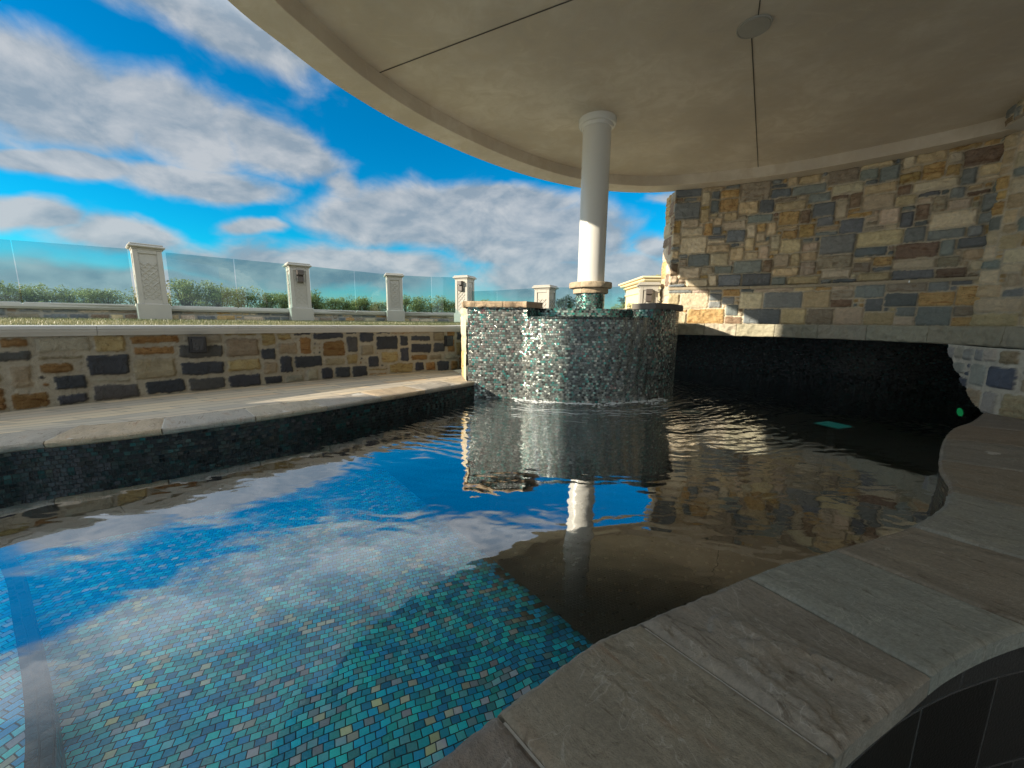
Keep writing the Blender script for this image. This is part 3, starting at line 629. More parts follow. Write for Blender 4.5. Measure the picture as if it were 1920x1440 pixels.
# ================================================================== COLUMN
cx, cy = 1.12, 5.70
colm = empty('column', (cx, cy, 0), label='tall round white column standing on the mosaic pedestal in the spa', cat='column')
lathe('shaft', [(.19, 1.455), (.19, 2.2), (.19, 3.0), (.19, 3.50)], M['colpaint'], colm, 96, smooth=True)
lathe('capital_ring', [(.19, 3.48), (.205, 3.484), (.215, 3.505), (.218, 3.52), (.240, 3.524), (.252, 3.54), (.252, 3.6)], M['colpaint'], colm, 72, smooth=True, auto=40)
ped = lathe('pedestal', [(.205, .34), (.205, 1.312)], M['mos_col'], colm, 48, smooth=True)
def ring_stone(r, z0, z1, nm, seed, ns):
    for b in block_strip(nm, [(r*math.sin(R(a)), -r*math.cos(R(a))) for a in range(-40, 325, 12)], z0, z1, r*.85, ns, seed, .012, (.44, .35, .24), colm, 1, .012): pass
ring_stone(.245, 1.31, 1.385, 'pedestal_neck_stone', 51, .45); ring_stone(.30, 1.386, 1.462, 'pedestal_cap_stone', 52, .9)
# ================================================================== CANOPY
CN = [(-1.0, -3.5), (-1.35, -2.0), (-1.85, 0.), (-2.2, 1.5), (-2.38, 2.8), (-2.32, 3.54), (-2.17, 4.05), (-1.90, 4.76), (-1.40, 5.58), (-.55, 6.55), (.34, 7.30), (1.23, 7.80), (1.95, 8.0), (2.6, 8.05), (3.25, 7.92), (4.25, 7.60), (4.98, 7.22), (5.5, 6.85), (6.1, 6.35), (6.5, 5.95), (6.85, 5.5), (7.6, 4.4), (7.9, 3.), (7.9, 0), (7.9, -3.5)]
cn = cr(CN, .1)
can = empty('canopy', (2.9, 2.8, 3.43), label='curved plaster canopy roof sheltering the pool on the white column', cat='canopy')
prof = [(0., 3.95), (0., 3.43), (.37, 3.43), (.375, 3.435), (.375, 3.605)]
NC = normals(cn)
V = [(p[0]+n[0]*o, p[1]+n[1]*o, z) for p, n in zip(cn, NC) for o, z in prof]
par(mesh('ring_beam', V, gridf(len(cn), len(prof), flip=True), M['plaster'], smooth=True, auto=40), can)
ic = offset(cn, .36); par(mesh('ceiling', [(p[0], p[1], 3.6) for p in ic], [tuple(range(len(ic)))], M['plaster']), can)
par(mesh('roof_deck', [(p[0], p[1], 3.95) for p in cn], [tuple(range(len(cn)))[::-1]], M['plaster']), can)
def joint(a, b, w=.009):
    a, b = Vector(a), Vector(b); d = (b-a); L = d.length; c = (a+b)/2
    par(MB().box((c.x, c.y, 3.597), (L, w, .004), math.atan2(d.y, d.x)).build('ceiling_joint', M['dark']), can)
joint((-1.58, 4.77), (2.4, 2.76)); joint((4.24, 7.20), (2.24, 4.13)); joint((2.14, 3.87), (1.0, 1.75))
sp = empty('ceiling_speaker', (2.19, 4.01, 3.6), label='flat grey round speaker grille in the canopy ceiling', cat='speaker')
lathe('grille', [(.0, -.012), (.125, -.012), (.128, -.008)], simple('grey_grille', (.34, .33, .29), .5), sp, 48); lathe('rim', [(.128, -.001), (.130, -.010), (.140, -.012), (.144, -.001)], bpy.data.materials['grey_grille'], sp, 48)
# ================================================================== RIGHT STONE WALL
WF = [(3.12, 7.945), (3.6, 7.80), (4.25, 7.55), (4.98, 7.18), (5.45, 6.84), (5.98, 6.38), (6.38, 5.97), (6.68, 5.62)]
sw = empty('stone_wall', (4.98, 7.18, .9), label='tall curved rough stone wall under the canopy edge above the ledge', cat='wall')
szR = [(3, 2), (4, 2), (5, 2), (4, 3), (5, 3), (6, 3), (3, 3), (2, 2), (2, 3), (7, 3), (6, 2), (5, 2), (3, 1), (6, 4), (4, 1), (5, 4), (2, 1)]
MC = (.64, .57, .44)
par(masonry('upper_stonework', WF, 1.60, 3.45, .014, 9, .014, .085, PAL_RIGHT, szR, .080, MC, None, side=1, edge=.016), sw)
szP = [(4, 3), (5, 3), (6, 4), (8, 4), (5, 4), (3, 3), (7, 4), (3, 2), (4, 2), (9, 4)]
wfo = offset(cr(WF, .03), .07)
par(masonry('plinth_stonework', [tuple(p) for p in wfo[::20]]+[tuple(wfo[-1])], .90, 1.56, .014, 14, .012, .035, PAL_RIGHT, szP, .075, MC, None, side=1, edge=.014), sw)
for b in block_strip('plinth_cap', [tuple(p) for p in offset(cr(WF, .03), .10)[::20]], 1.555, 1.605, .16, .7, 61, .012, (.42, .36, .26), None, 1, .018): par(b, sw)
# wall end seen from the pool
par(masonry('wall_end', [(3.17, 8.45), (3.15, 7.88)], .72, 3.45, .016, 21, .012, .035, PAL_RIGHT[2:], [(3, 3), (3, 4), (4, 3), (3, 2)], .09, MC, None, side=1, edge=.016), sw)
par(MB().add([(x, y, z) for z in (.90, 3.44) for x, y in ((3.17, 7.97), (4.3, 7.58), (4.5, 8.0), (3.19, 8.45))], [(3, 2, 1, 0), (4, 5, 6, 7), (0, 1, 5, 4), (1, 2, 6, 5), (2, 3, 7, 6), (3, 0, 4, 7)]).build('core', M['wallint']), sw)
par(MB().box((5.35, 7.62, 1.9), (3.2, .1, 3.0), R(-32)).build('backing', M['wallint']), sw)
# nearer pier beyond the inside corner
WP = [(6.60, 5.62), (6.62, 5.5), (6.9, 4.9), (7.2, 4.0), (7.3, 3.0), (7.3, 1.5)]
pier = empty('stone_pier', (6.9, 4.9, .9), label='stone pier wall standing proud at the far right beyond the inside corner', cat='wall')
par(masonry('stonework', WP, .90, 3.5, .018, 33, .014, .035, PAL_RIGHT[1:5], szR[:10], .065, MC, None, side=1), pier)
par(mesh('reveal', [(6.66, 5.75, .9), (6.60, 5.62, .9), (6.60, 5.62, 3.5), (6.66, 5.75, 3.5)], [(0, 1, 2, 3)], M['wallint']), pier)
# arched stone lintel below the ceiling, upper right corner
ar = empty('stone_arch', (6.2, 5.0, 3.3), label='stone arch springing below the ceiling in the upper right corner', cat='arch')
def arch_keep(U, Z): return Z > 3.40+.30*np.sin(np.clip(U/1.9, 0, 1)*math.pi/2)*.55-.02
par(masonry('arch_stonework', [(6.22, 5.34), (5.9, 4.7), (5.7, 4.2), (5.6, 3.2)], 3.36, 3.62, .015, 44, .014, .03, PAL_RIGHT[1:], [(2, 2), (3, 2), (2, 3)], .06, MC, None, side=1, keep=arch_keep), ar)
V = []
for i in range(20):
    u = i/19; x = 6.22-.5*min(u*1.2, 1)-.12*u; y = 5.34-2.1*u; z = 3.385+.165*math.sin(min(u*2.14/1.9, 1)*math.pi/2); V += [(x, y, z), (x+.9, y+.15, z)]
par(mesh('arch_soffit', V, [(2*i, 2*i+1, 2*i+3, 2*i+2) for i in range(19)], M['wallint'], smooth=True), ar)
# ledge
LF = [(2.32, 6.36), (2.66, 6.30), (3.33, 5.95), (3.82, 5.55), (4.15, 5.07), (4.36, 4.40), (4.35, 3.72), (4.22, 3.19), (4.15, 2.6)]
sf_poly = [tuple(p) for p in offset(cr([(2.32, 6.36), (2.66, 6.30), (3.33, 5.95), (3.82, 5.55), (4.15, 5.07), (4.36, 4.40), (4.35, 3.72), (4.22, 3.19), (4.3, 2.4)], .1), -.12)]+[(6.6, 2.4), (6.9, 4.0)]+[tuple(p) for p in cr(MW[:8], .2)[::-1]]
led = empty('stone_ledge', (4.0, 5.0, .72), label='long rock faced stone ledge bridging the pool in front of the mosaic wall', cat='ledge')
lf = cr(LF, .03)
for b in block_strip('ledge_block', LF, .722, .904, .45, [0, .155, .245, .345, .45, .56, .69, .84, 1.], 71, .026, (.40, .365, .27), None, 1, .010): par(b, led)
back = resample(np.array([(2.4, 8.1), (3.2, 7.95), (4.3, 7.55), (5.0, 7.15), (5.6, 6.75), (6.1, 6.3), (6.6, 5.8), (6.8, 5.0), (6.8, 4.0), (6.5, 3.0), (6.5, 2.6)]), 40); fr2 = resample(offset(lf, -.2), 40)
V = [(*p, z) for p, q in zip(fr2, back) for (p, z) in ((tuple(p), .728), (tuple(q), .728))]; V2 = [(*p, z) for p, q in zip(fr2, back) for (p, z) in ((tuple(p), .899), (tuple(q), .899))]
par(mesh('ledge_slab', V+V2, gridf(40, 2)+gridf(40, 2, off=80), M['wallint']), led)
par(mesh('soffit', [(*p, .735) for p in sf_poly], [tuple(range(len(sf_poly)))], M['wallint']), led)
# rough stone pier under the ledge at the end of the near coping
fp = empty('stone_buttress', (3.9, 3.0, .2), label='pale rubble stone buttress under the ledge where the near coping ends', cat='buttress')
PAL_B = [((.42, .41, .38), .1, 20), ((.12, .14, .17), 0., 8), ((.40, .33, .22), .4, 10), ((.50, .46, .38), .1, 12)]
FP = [(4.22, 3.74), (4.06, 3.42), (3.92, 3.12), (3.93, 2.9), (4.08, 2.45), (4.3, 2.0)]
def fkeep(U, Z): return Z > .72-(U/.70)**.8*.54+.022*(fbm(U*7, Z*7, 5, 3)-.5)
par(masonry('stonework', FP, .185, .73, .010, 52, .022, .022, PAL_B, [(2, 2), (3, 2), (2, 3), (3, 3), (2, 2)], .072, (.62, .58, .48), None, side=1, keep=fkeep), fp)
par(masonry('dark_upper_stone', [(4.10, 3.06), (4.0, 2.85), (4.1, 2.5)], .52, .725, .012, 53, .01, .03, [((.16, .15, .12), .6, 1)], [(8, 4)], .05, (.3, .28, .22), None, side=1, zoff=.05), fp)
# ================================================================== LAWN, FENCE
FL = [(-9.6, 4.7), (-7.9, 5.95), (-6.35, 6.95), (-4.62, 8.5), (-3.05, 10.15), (-1.27, 10.55), (-.2, 10.35), (.72, 9.2)]
fl = cr(FL[:6], .1)
outer = resample(fl, 80); innr = resample(offset(rw, -.28)[20:], 80)
def lawnz(t, p): return .80+.065*t
lwn = strip_between(innr, outer, 'lawn', M['soil'], lawnz, 14, kind='structure')
gb = []; gc = []; rs = np.random.RandomState(4); nb_ = 46000
ti = rs.rand(nb_)*79; k0 = ti.astype(int); fr3 = (ti-k0)[:, None]; tj = rs.rand(nb_)**1.3
A_ = innr[k0]*(1-fr3)+innr[np.minimum(k0+1, 79)]*fr3; B_ = outer[k0]*(1-fr3)+outer[np.minimum(k0+1, 79)]*fr3; Pp = A_*(1-tj[:, None])+B_*tj[:, None]; zz = .80+.065*tj
an = rs.rand(nb_)*6.28; hh = .018+.028*rs.rand(nb_); ww = .004+.003*rs.rand(nb_); lx = (rs.rand(nb_)-.5)*.03; ly = (rs.rand(nb_)-.5)*.03
ca, sa = np.cos(an)*ww, np.sin(an)*ww
Vg = np.stack([np.stack([Pp[:, 0]-ca, Pp[:, 1]-sa, zz], 1), np.stack([Pp[:, 0]+ca, Pp[:, 1]+sa, zz], 1), np.stack([Pp[:, 0]+lx, Pp[:, 1]+ly, zz+hh], 1)], 1).reshape(-1, 3)
cg = np.repeat(np.clip(rs.rand(nb_)*.7+(vnoise(Pp[:, 0]*1.2, Pp[:, 1]*1.2, 3)-.3)*.8, 0, 1), 3)
mesh('grass', Vg, [(3*i, 3*i+1, 3*i+2) for i in range(nb_)], M['grass'], col=np.stack([cg]*3, 1), kind='stuff', label='short patchy grass on the lawn above the retaining wall', cat='grass')
# low fence wall
fw = empty('fence_wall', (-4.62, 8.5, .86), label='low stone wall with pale coping carrying the glass fence', cat='wall')
par(masonry('stonework', FL[:6], .84, 1.03, .014, 88, .02, .018, PAL_RIGHT, [(3, 2), (4, 2), (2, 1), (5, 2), (2, 2), (6, 2)], .06, (.40, .38, .33), None, side=1), fw)
NF = normals(fl); cp = [(-.12, 1.03), (.05, 1.03), (.055, 1.045), (.07, 1.06), (.07, 1.10), (-.2, 1.115), (-.2, 1.03)]
V = [(p[0]+n[0]*o, p[1]+n[1]*o, z) for p, n in zip(fl, NF) for o, z in cp]
par(mesh('coping', V, gridf(len(fl), len(cp)), M['copingwhite'], smooth=True, auto=35), fw)
par(mesh('wall_back', [(p[0]-n[0]*.19, p[1]-n[1]*.19, z) for p, n in zip(fl, NF) for z in (.3, 1.03)], gridf(len(fl), 2), M['wallint']), fw)
def post(x, y, z0, face, H, label, w=.37):
    e = empty('fence_post', (x, y, z0), face, label=label, cat='post', group='cast stone posts of the glass fence')
    MB().box((0, 0, .14), (w+.06, w+.06, .28), 0, .008).build('plinth', M['postpaint'], e)
    b = MB(); t = .035; hh_ = H-.28-.10; zc = .28+hh_/2; tap = 1.05
    b.box((0, 0, zc), (w-.04, w-.04, hh_), 0, 0, tap)
    for sx in (-1, 1):
        for sy in (-1, 1): b.box((sx*(w/2-.035), sy*(w/2-.035), zc), (.07, .07, hh_), 0, .006, tap)
    for q in range(4):
        a = q*math.pi/2; b.box((math.sin(a)*(w/2-.012), -math.cos(a)*(w/2-.012), H-.10-.03), (w-.14, .022, .06), a); b.box((math.sin(a)*(w/2-.012), -math.cos(a)*(w/2-.012), .28+.035), (w-.14, .022, .07), a)
    b.build('shaft', M['postpaint'], e)
    lt = MB(); pw = w-.17; ph_ = hh_-.16; zz0 = .28+.08
    for q in range(4):
        a = q*math.pi/2; cx_, cy_ = math.sin(a)*(w/2-.014), -math.cos(a)*(w/2-.014); st = pw
        nrow = max(1, int(ph_/st))
        for r_ in range(nrow):
            for s_3 in (-1, 1):
                for ofs in (-.25, .25, 0.):
                    z1_, z2_ = zz0+r_*st+(0 if s_3 > 0 else st), zz0+r_*st+(st if s_3 > 0 else 0)
                    k1, k2 = -pw/2, pw/2
                    if ofs: 
                        k1, k2 = (-pw/2, pw/2*0) if ofs < 0 else (0, pw/2); z1_, z2_ = (zz0+r_*st+(st/2 if s_3 > 0 else st/2), zz0+r_*st+(st if s_3 > 0 else 0)) if ofs < 0 else (zz0+r_*st+(0 if s_3 > 0 else st), zz0+r_*st+st/2)
                    p1 = (cx_+math.cos(a)*k1, cy_+math.sin(a)*k1, z1_); p2 = (cx_+math.cos(a)*k2, cy_+math.sin(a)*k2, z2_)
                    lt.tube([p1, p2], .012, 4, False)
    lt.build('lattice_relief', M['postpaint'], e)
    c = MB().box((0, 0, H-.085), (w+.02, w+.02, .03), 0, .006).box((0, 0, H-.05), (w+.10, w+.10, .042), 0, .014).box((0, 0, H-.015), (w+.05, w+.05, .028), 0, .01)
    c.build('cap', M['postpaint'], e); return e
def sconce(x, y, z, face, off, label):
    px, py = x+math.sin(face)*off, y-math.cos(face)*off
    e = empty('post_lamp', (px, py, z), face, label=label, cat='wall lamp', group='box lamps on the fence posts')
    MB().box((0, -.005, 0), (.12, .02, .26), 0, .003).build('back_plate', M['bronze'], e)
    MB().box((0, -.055, .07), (.13, .10, .10), 0, .006).build('upper_box', M['bronze'], e)
    MB().box((0, -.035, -.065), (.12, .06, .12), 0, .006).build('lower_box', M['bronze'], e)
PO = [(-6.30, 6.85, .86, R(47), 1.27, 'leftmost fence post with lattice relief and no lamp', None), (-4.58, 8.42, .865, R(40), 1.20, 'fence post with lattice relief and a box lamp, second from the left', 'box lamp high on the second fence post from the left'),
      (-3.02, 10.02, .87, R(22), 1.19, 'plain fence post without lamp between two lamp posts left of the spa', None), (-1.27, 10.4, .83, R(-24), 1.24, 'sunlit fence post with a box lamp just left of the mosaic spa', 'box lamp on the sunlit fence post just left of the spa'),
      (.74, 9.0, .45, R(-30), 1.27, 'short looking fence post behind the spa, left of the white column', None), (2.90, 8.45, .45, R(-14), 1.30, 'fence post with a box lamp right of the white column, before the cream building', 'bronze box lamp on the post before the cream building')]
for x, y, z0, fc, H, lab, lamp in PO:
    post(x, y, z0, fc, H, lab)
    if lamp: sconce(x, y, z0+H-.27, fc, .187, lamp)
def glass(p, q, z0, z1, label):
    p, q = np.array(p), np.array(q); d = q-p; L = np.linalg.norm(d); c = (p+q)/2; a = math.atan2(d[1], d[0])
    e = empty('glass_panel', (c[0], c[1], z0), a, label=label, cat='glass panel', group='glass panels of the fence')
    MB().box((0, 0, (z1-z0)/2), (L-.015, .012, z1-z0)).build('pane', M['glass'], e)
    MB().box((0, 0, .012), (L-.03, .03, .03), 0, .004).build('channel', M['copingwhite'], e)
seg = [((-9.3, 4.95), (-7.62, 6.08), 'glass panel cut by the left edge of the photo'), ((-7.62, 6.08), (-6.48, 6.72), 'glass panel just left of the leftmost fence post'),
       ((-6.15, 7.05), (-5.42, 7.72), 'glass panel just right of the leftmost fence post'), ((-5.42, 7.72), (-4.75, 8.32), 'glass panel just left of the second fence post'),
       ((-4.43, 8.62), (-3.75, 9.35), 'glass panel just right of the second fence post'), ((-3.75, 9.35), (-3.2, 9.95), 'glass panel just left of the third fence post'),
       ((-2.85, 10.18), (-2.15, 10.4), 'glass panel just right of the third fence post'), ((-2.15, 10.4), (-1.46, 10.48), 'glass panel just left of the sunlit lamp post beside the spa')]
for p, q, lab in seg: glass(p, q, 1.10, 2.045, lab)
for p, q, lab in [((-1.08, 10.35), (-.4, 9.95), 'low glass panel behind the spa rim, just right of the sunlit lamp post'), ((-.4, 9.96), (.56, 9.15), 'low glass panel just left of the post behind the spa'),
                  ((.95, 8.95), (1.6, 8.85), 'low glass panel behind the spa just left of the white column'), ((1.6, 8.85), (2.45, 8.62), 'low glass panel between the white column and the lamp post')]: glass(p, q, .75, 1.68, lab)
lw = empty('terrace_wall', (.8, 9.6, .4), label='low cream wall carrying the glass behind the spa', cat='wall')
tl = cr([(-1.2, 10.4), (-.4, 9.98), (.74, 9.02), (1.6, 8.88), (2.9, 8.5), (3.1, 8.4)], .1); NTt = normals(tl); V = [(p[0]+n[0]*o, p[1]+n[1]*o, z) for p, n in zip(tl, NTt) for o, z in [(.08, .2), (.08, .70), (.12, .70), (.12, .76), (-.12, .76), (-.12, .2)]]
par(mesh('wall_body', V, gridf(len(tl), 6), M['paint']), lw)
# ================================================================== HEDGE SHRUBS
def leaves(n, cen, rad, size, rs, mask=None):
    V = []; C = []
    d = rs.randn(n, 3); d /= np.linalg.norm(d, axis=1)[:, None]; r = rs.rand(n)**.45; P = np.array(cen)+d*np.array(rad)*r[:, None]
    P += (rs.rand(n, 3)-.5)*.05
    a = rs.randn(n, 3); a /= np.linalg.norm(a, axis=1)[:, None]; b = np.cross(a, rs.randn(n, 3)); b /= np.linalg.norm(b, axis=1)[:, None]; s = size*(.6+.8*rs.rand(n))[:, None]
    Q = np.stack([P-a*s, P-b*s*.35, P+a*s, P+b*s*.35], 1).reshape(-1, 3)
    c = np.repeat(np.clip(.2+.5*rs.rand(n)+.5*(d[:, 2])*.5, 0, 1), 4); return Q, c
def shrub_mesh(seed):
    rs = np.random.RandomState(seed); Q = []; C = []; st = MB(); tops = []
    for k in range(11):
        a = rs.rand()*6.28; r = .08+.30*rs.rand(); top = (math.cos(a)*r, math.sin(a)*r*.6, .55+.28*rs.rand())
        mid = (top[0]*.45, top[1]*.45, top[2]*.55); st.tube([(rs.randn()*.02, rs.randn()*.02, 0), mid, top], [.011, .008, .004], 5); tops.append(top)
        for _ in range(3):
            e = (top[0]+rs.randn()*.12, top[1]+rs.randn()*.08, top[2]+rs.randn()*.06+.03); st.tube([mid, e], [.005, .003], 4); tops.append(e)
    for tp in tops:
        q, c = leaves(40, tp, (.14, .12, .09), .024, rs); Q.append(q); C.append(c)
    Q = np.concatenate(Q); C = np.concatenate(C); n = len(Q)//4
    return Q, [(4*i, 4*i+1, 4*i+2, 4*i+3) for i in range(n)], np.stack([C]*3, 1), st
SH = [shrub_mesh(100+i) for i in range(4)]
protos = []
for i, (Q, F, C, st) in enumerate(SH):
    e = empty('hedge_shrub', (0, 0, 0)); a = mesh('foliage', Q, F, M['leaf'], e, col=C); b = st.build('stems', M['bark'], e); protos.append((e, a, b))
flo = resample(offset(cr([(-10.4, 5.0)]+FL[:6]+[(-.2, 10.9)], .1), -.75), 200); sf = arclen(flo); tt = .2; idx = 0; rng = random.Random(12)
while tt < sf[-1]-.1:
    x, y = np.interp(tt, sf, flo[:, 0]), np.interp(tt, sf, flo[:, 1]); pr = protos[idx % 4]
    if idx < 4: e, a, b = pr
    else:
        e = pr[0].copy(); COL.objects.link(e)
        for c in pr[1:]:
            d = c.copy(); COL.objects.link(d); d.parent = e
    s = rng.uniform(.74, .98)*(.95 if tt < 3.6 else 1.0)
    e.location = (x+rng.uniform(-.08, .08), y+rng.uniform(-.08, .08), .66+.02*rng.random()); e.rotation_euler = (0, 0, rng.uniform(0, 6.3)); e.scale = (s*1.05, s*1.05, s*rng.uniform(.92, 1.08))
    props(e, 'bushy green hedge shrub in the row behind the glass fence', 'shrub', 'hedge shrubs behind the glass fence')
    idx += 1; tt += rng.uniform(.27, .36)
# ================================================================== FAR THINGS
cb = empty('cream_building', (7.85, 18, .2), label='cream yellow building with moulded cornice beyond the lamp post on the right', cat='building')
MB().box((2.6, 1.5, 1.05), (6.0, 3, 2.5)).build('wall', M['house'], cb, loc=(-2.6+.75, -1.5, 0))
MB().box((2.6, 1.5, 2.36), (6.24, 3.24, .10), 0, .02).box((2.6, 1.5, 2.47), (6.5, 3.5, .12), 0, .04).box((2.6, 1.5, 2.57), (6.64, 3.64, .08), 0, .02).box((2.6, 1.5, 2.02), (6.1, 3.1, .05), 0, .01).build('cornice', M['house'], cb, loc=(-2.6+.75, -1.5, 0))
for k_ in (0, 1.9): MB().box((k_, 0, 1.15), (.5, .16, 2.1), 0, .01).build('pilaster', M['house'], cb, loc=(-1.9, -1.56, 0))
gt = empty('iron_grille', (4.62, 12.2, .3), label='dark iron grille with a ring motif between the lamp post and the stone wall', cat='grille')
ring_pts = [(.17*math.cos(q*math.pi/12), 0, 1.42+.17*math.sin(q*math.pi/12)) for q in range(25)]
MB().tube(ring_pts, .018, 6, False).build('ring', M['bronze'], gt)
g_ = MB()
for z in (1.62, 1.22, .2): g_.tube([(-.5, 0, z), (.9, 0, z)], .02, 6)
for x in (-.5, .1, .35, .6, .85): g_.tube([(x, 0, .2), (x, 0, 1.22 if x > -.4 else 1.62)], .014, 6)
g_.build('bars', M['bronze'], gt)
def tree(x, y, z0, h, cr_, n, label, seed, cen_z=.7, name='garden_tree', leaf=.09, m_='leafdark'):
    rs = np.random.RandomState(seed); e = empty(name, (x, y, z0), label=label, cat='tree', group='trees beyond the glass fence')
    tr = MB(); top = (rs.randn()*.1*h*.2, 0, h*cen_z); tr.tube([(0, 0, 0), (rs.randn()*.05, 0, h*.35), top], [h*.03, h*.022, h*.012], 7)
    Q = []; C = []
    for k in range(n):
        a = rs.rand()*6.28; r = cr_*rs.rand()**.6*.75; p = (math.cos(a)*r, math.sin(a)*r, h*cen_z+(rs.rand()-.35)*cr_*.75)
        tr.tube([(0, 0, h*.42), (p[0]*.5, p[1]*.5, (h*.42+p[2])/2+.1), p], [h*.012, h*.008, h*.003], 4)
        q, c = leaves(60, p, (cr_*.30, cr_*.30, cr_*.22), leaf, rs); Q.append(q); C.append(c)
    tr.build('trunk', M['bark'], e); Q = np.concatenate(Q); C = np.concatenate(C)
    mesh('crown', Q, [(4*i, 4*i+1, 4*i+2, 4*i+3) for i in range(len(Q)//4)], M[m_], e, col=np.stack([C]*3, 1))
tree(4.9, 38, 0, 3.7, 1.35, 26, 'round crowned tree far off seen through the glass just left of the column', 1)
tree(13.4, 45, 0, 4.4, 1.5, 22, 'tall dark tree far off seen through the glass right of the column', 2)
tree(11.0, 40, 0, 3.1, 1.2, 18, 'small tree in front of the cream building, right of the column base', 3, leaf=.07, m_='leaf')
tree(4.3, 14.2, .2, 1.55, .5, 14, 'olive green bush at the corner of the cream building', 4, leaf=.035, m_='leaf')
tree(7.0, 20.2, 1.5, 2.1, .55, 12, 'leafy treetop showing over the cornice near the stone wall', 5, leaf=.05, m_='leaf'); tree(5.9, 20.2, 1.5, 1.55, .40, 9, 'low leafy treetop over the middle of the cream cornice', 6, leaf=.05, m_='leaf')
def hill(x, y):
    return .3
# ground ring around the garden, out to the horizon
hole = [(-11.5, -9), (9.5, -9), (9.5, 13), (-11.5, 13)]; far = [(-3000, -3000), (3000, -3000), (3000, 4000), (-3000, 4000)]
mesh('ground', [(*p, .28) for p in hole+far], [(i, (i+1) % 4, 4+(i+1) % 4, 4+i)[::-1] for i in range(4)], M['sea'], kind='structure')
mesh('ground', [(-11.5, 4, .279), (-9.7, 4.6, .279), (-8.0, 6.1, .279), (-6.4, 7.2, .279), (-4.8, 8.7, .279), (-3.2, 10.4, .279), (-1.3, 10.8, .279), (0, 10.0, .279), (.9, 9.2, .279), (3.1, 8.55, .279), (9.5, 8.8, .279), (9.5, 13, .279), (-11.5, 13, .279)], [tuple(range(13))], M['soil'], kind='structure')
mesh('terrace', [(-11.5, -9, .18), (-3.3, -9, .18), (-3.25, -.8, .18), (-5.0, -.9, .18), (-5.6, -2.2, .18), (-11.5, -2.2, .18)], [tuple(range(6))], M['plank'], uv=[(-11.5, -9), (-3.3, -9), (-3.25, -.8), (-5, -.9), (-5.6, -2.2), (-11.5, -2.2)], kind='structure')
# unseen wing added to shade the near pool, then house walls around the camera
shade_wing = empty('house', (-9.5, -3, 0), label='unseen rendered wing added behind the viewer to shade the near pool edge', cat='house')
fpn = [(1.7, 3.95), (1.7, -5.5), (-5.5, -5.5), (-5.5, .9)]  # north side slanted along the sun to place the shadow edge
MB().add([(*p, 0) for p in fpn]+[(*p, 9) for p in fpn], [(0, 1, 2, 3), (7, 6, 5, 4)]+[(i, 4+i, 4+(i+1) % 4, (i+1) % 4) for i in range(4)]).build('wall', M['wallint'], shade_wing)
hb = empty('house', (7.9, -.5, 0), label='rendered house wall closing the covered pool behind the viewer', cat='house')
MB().box((.15, .6, 1.6), (.3, 9., 4.6)).build('wall', M['wallint'], hb)
MB().box((-6.2, -4.2, 1.6), (5.4, .3, 4.6)).build('wall', M['wallint'], hb)
# ================================================================== SKY
W = bpy.data.worlds.new('World'); SC.world = W; W.use_nodes = True; t = NT(W.node_tree)
SUN_EL = 19.5; sdir = Vector((-.93, -.37, 0)).normalized(); sun_az = math.atan2(sdir.x, sdir.y)
sky = t.n('ShaderNodeTexSky', sky_type='NISHITA', sun_disc=False, sun_elevation=R(SUN_EL), sun_rotation=sun_az, air_density=1., dust_density=.3, ozone_density=3.)
D = t.n('ShaderNodeTexCoord').outputs['Generated']; g = t.sep(D)
az = t.m('ARCTAN2', g[0], g[1]); el = t.m('ARCSINE', g[2])
BL = [(-0.566, 0.500, 0.129, 0.046, -0.241, 1.0), (-0.544, 0.550, 0.077, 0.055, -0.120, .9), (-0.828, 0.335, 0.099, 0.070, 0.029, 1.4), (-0.685, 0.345, 0.098, 0.060, -0.131, 1.2), (-0.517, 0.344, 0.114, 0.042, -0.112, 1.25),
      (-0.822, 0.242, 0.103, 0.020, 0.183, 1.2), (-0.649, 0.255, 0.148, 0.026, 0.053, 1.2), (-0.879, 0.157, 0.057, 0.020, 0.165, 1.3), (-0.774, 0.149, 0.084, 0.030, -0.003, 1.1), (-0.554, 0.187, 0.062, 0.015, 0.082, 1.0),
      (-0.398, 0.287, 0.060, 0.036, -0.713, .9), (-0.261, 0.235, 0.181, 0.058, 0.071, 1.5), (-0.057, 0.280, 0.205, 0.034, 0.024, 1.3), (0.049, 0.205, 0.206, 0.076, -0.031, 1.5), (-0.408, 0.115, 0.320, 0.042, 0.018, 1.15), (0.157, 0.110, 0.262, 0.060, 0.020, 1.15), (-0.80, 0.060, 0.26, 0.035, 0.02, 1.0), (0.363, 0.285, 0.052, 0.014, -0.140, .9), (0.347, 0.178, 0.079, 0.036, -0.200, .9)]
wv = t.comb(az, t.m('MULTIPLY', el, 1.7), 0.)
wn = t.sep(t.noise(wv, 5., 4, .55, out=1)); azw = t.m('ADD', az, t.m('MULTIPLY', t.m('SUBTRACT', wn[0], .5), .12)); elw = t.m('ADD', el, t.m('MULTIPLY', t.m('SUBTRACT', wn[1], .5), .07))
def blobs(azs, els):
    tot = None
    for a, e, rl, rw_, rot, am in BL:
        da = t.m('SUBTRACT', azs, a); de = t.m('SUBTRACT', els, e); c_, s_ = math.cos(rot), math.sin(rot)
        u = t.m('ADD', t.m('MULTIPLY', da, c_/rl), t.m('MULTIPLY', de, s_/rl)); v = t.m('ADD', t.m('MULTIPLY', da, -s_/rw_), t.m('MULTIPLY', de, c_/rw_))
        q = t.m('ADD', t.m('POWER', t.m('ABSOLUTE', u), 2.4), t.m('MULTIPLY', v, v)); b = t.m('MULTIPLY', t.m('POWER', 2.718, t.m('MULTIPLY', q, -.75)), am)
        tot = b if tot is None else t.m('MAXIMUM', tot, b)
    return tot
field = blobs(azw, elw)
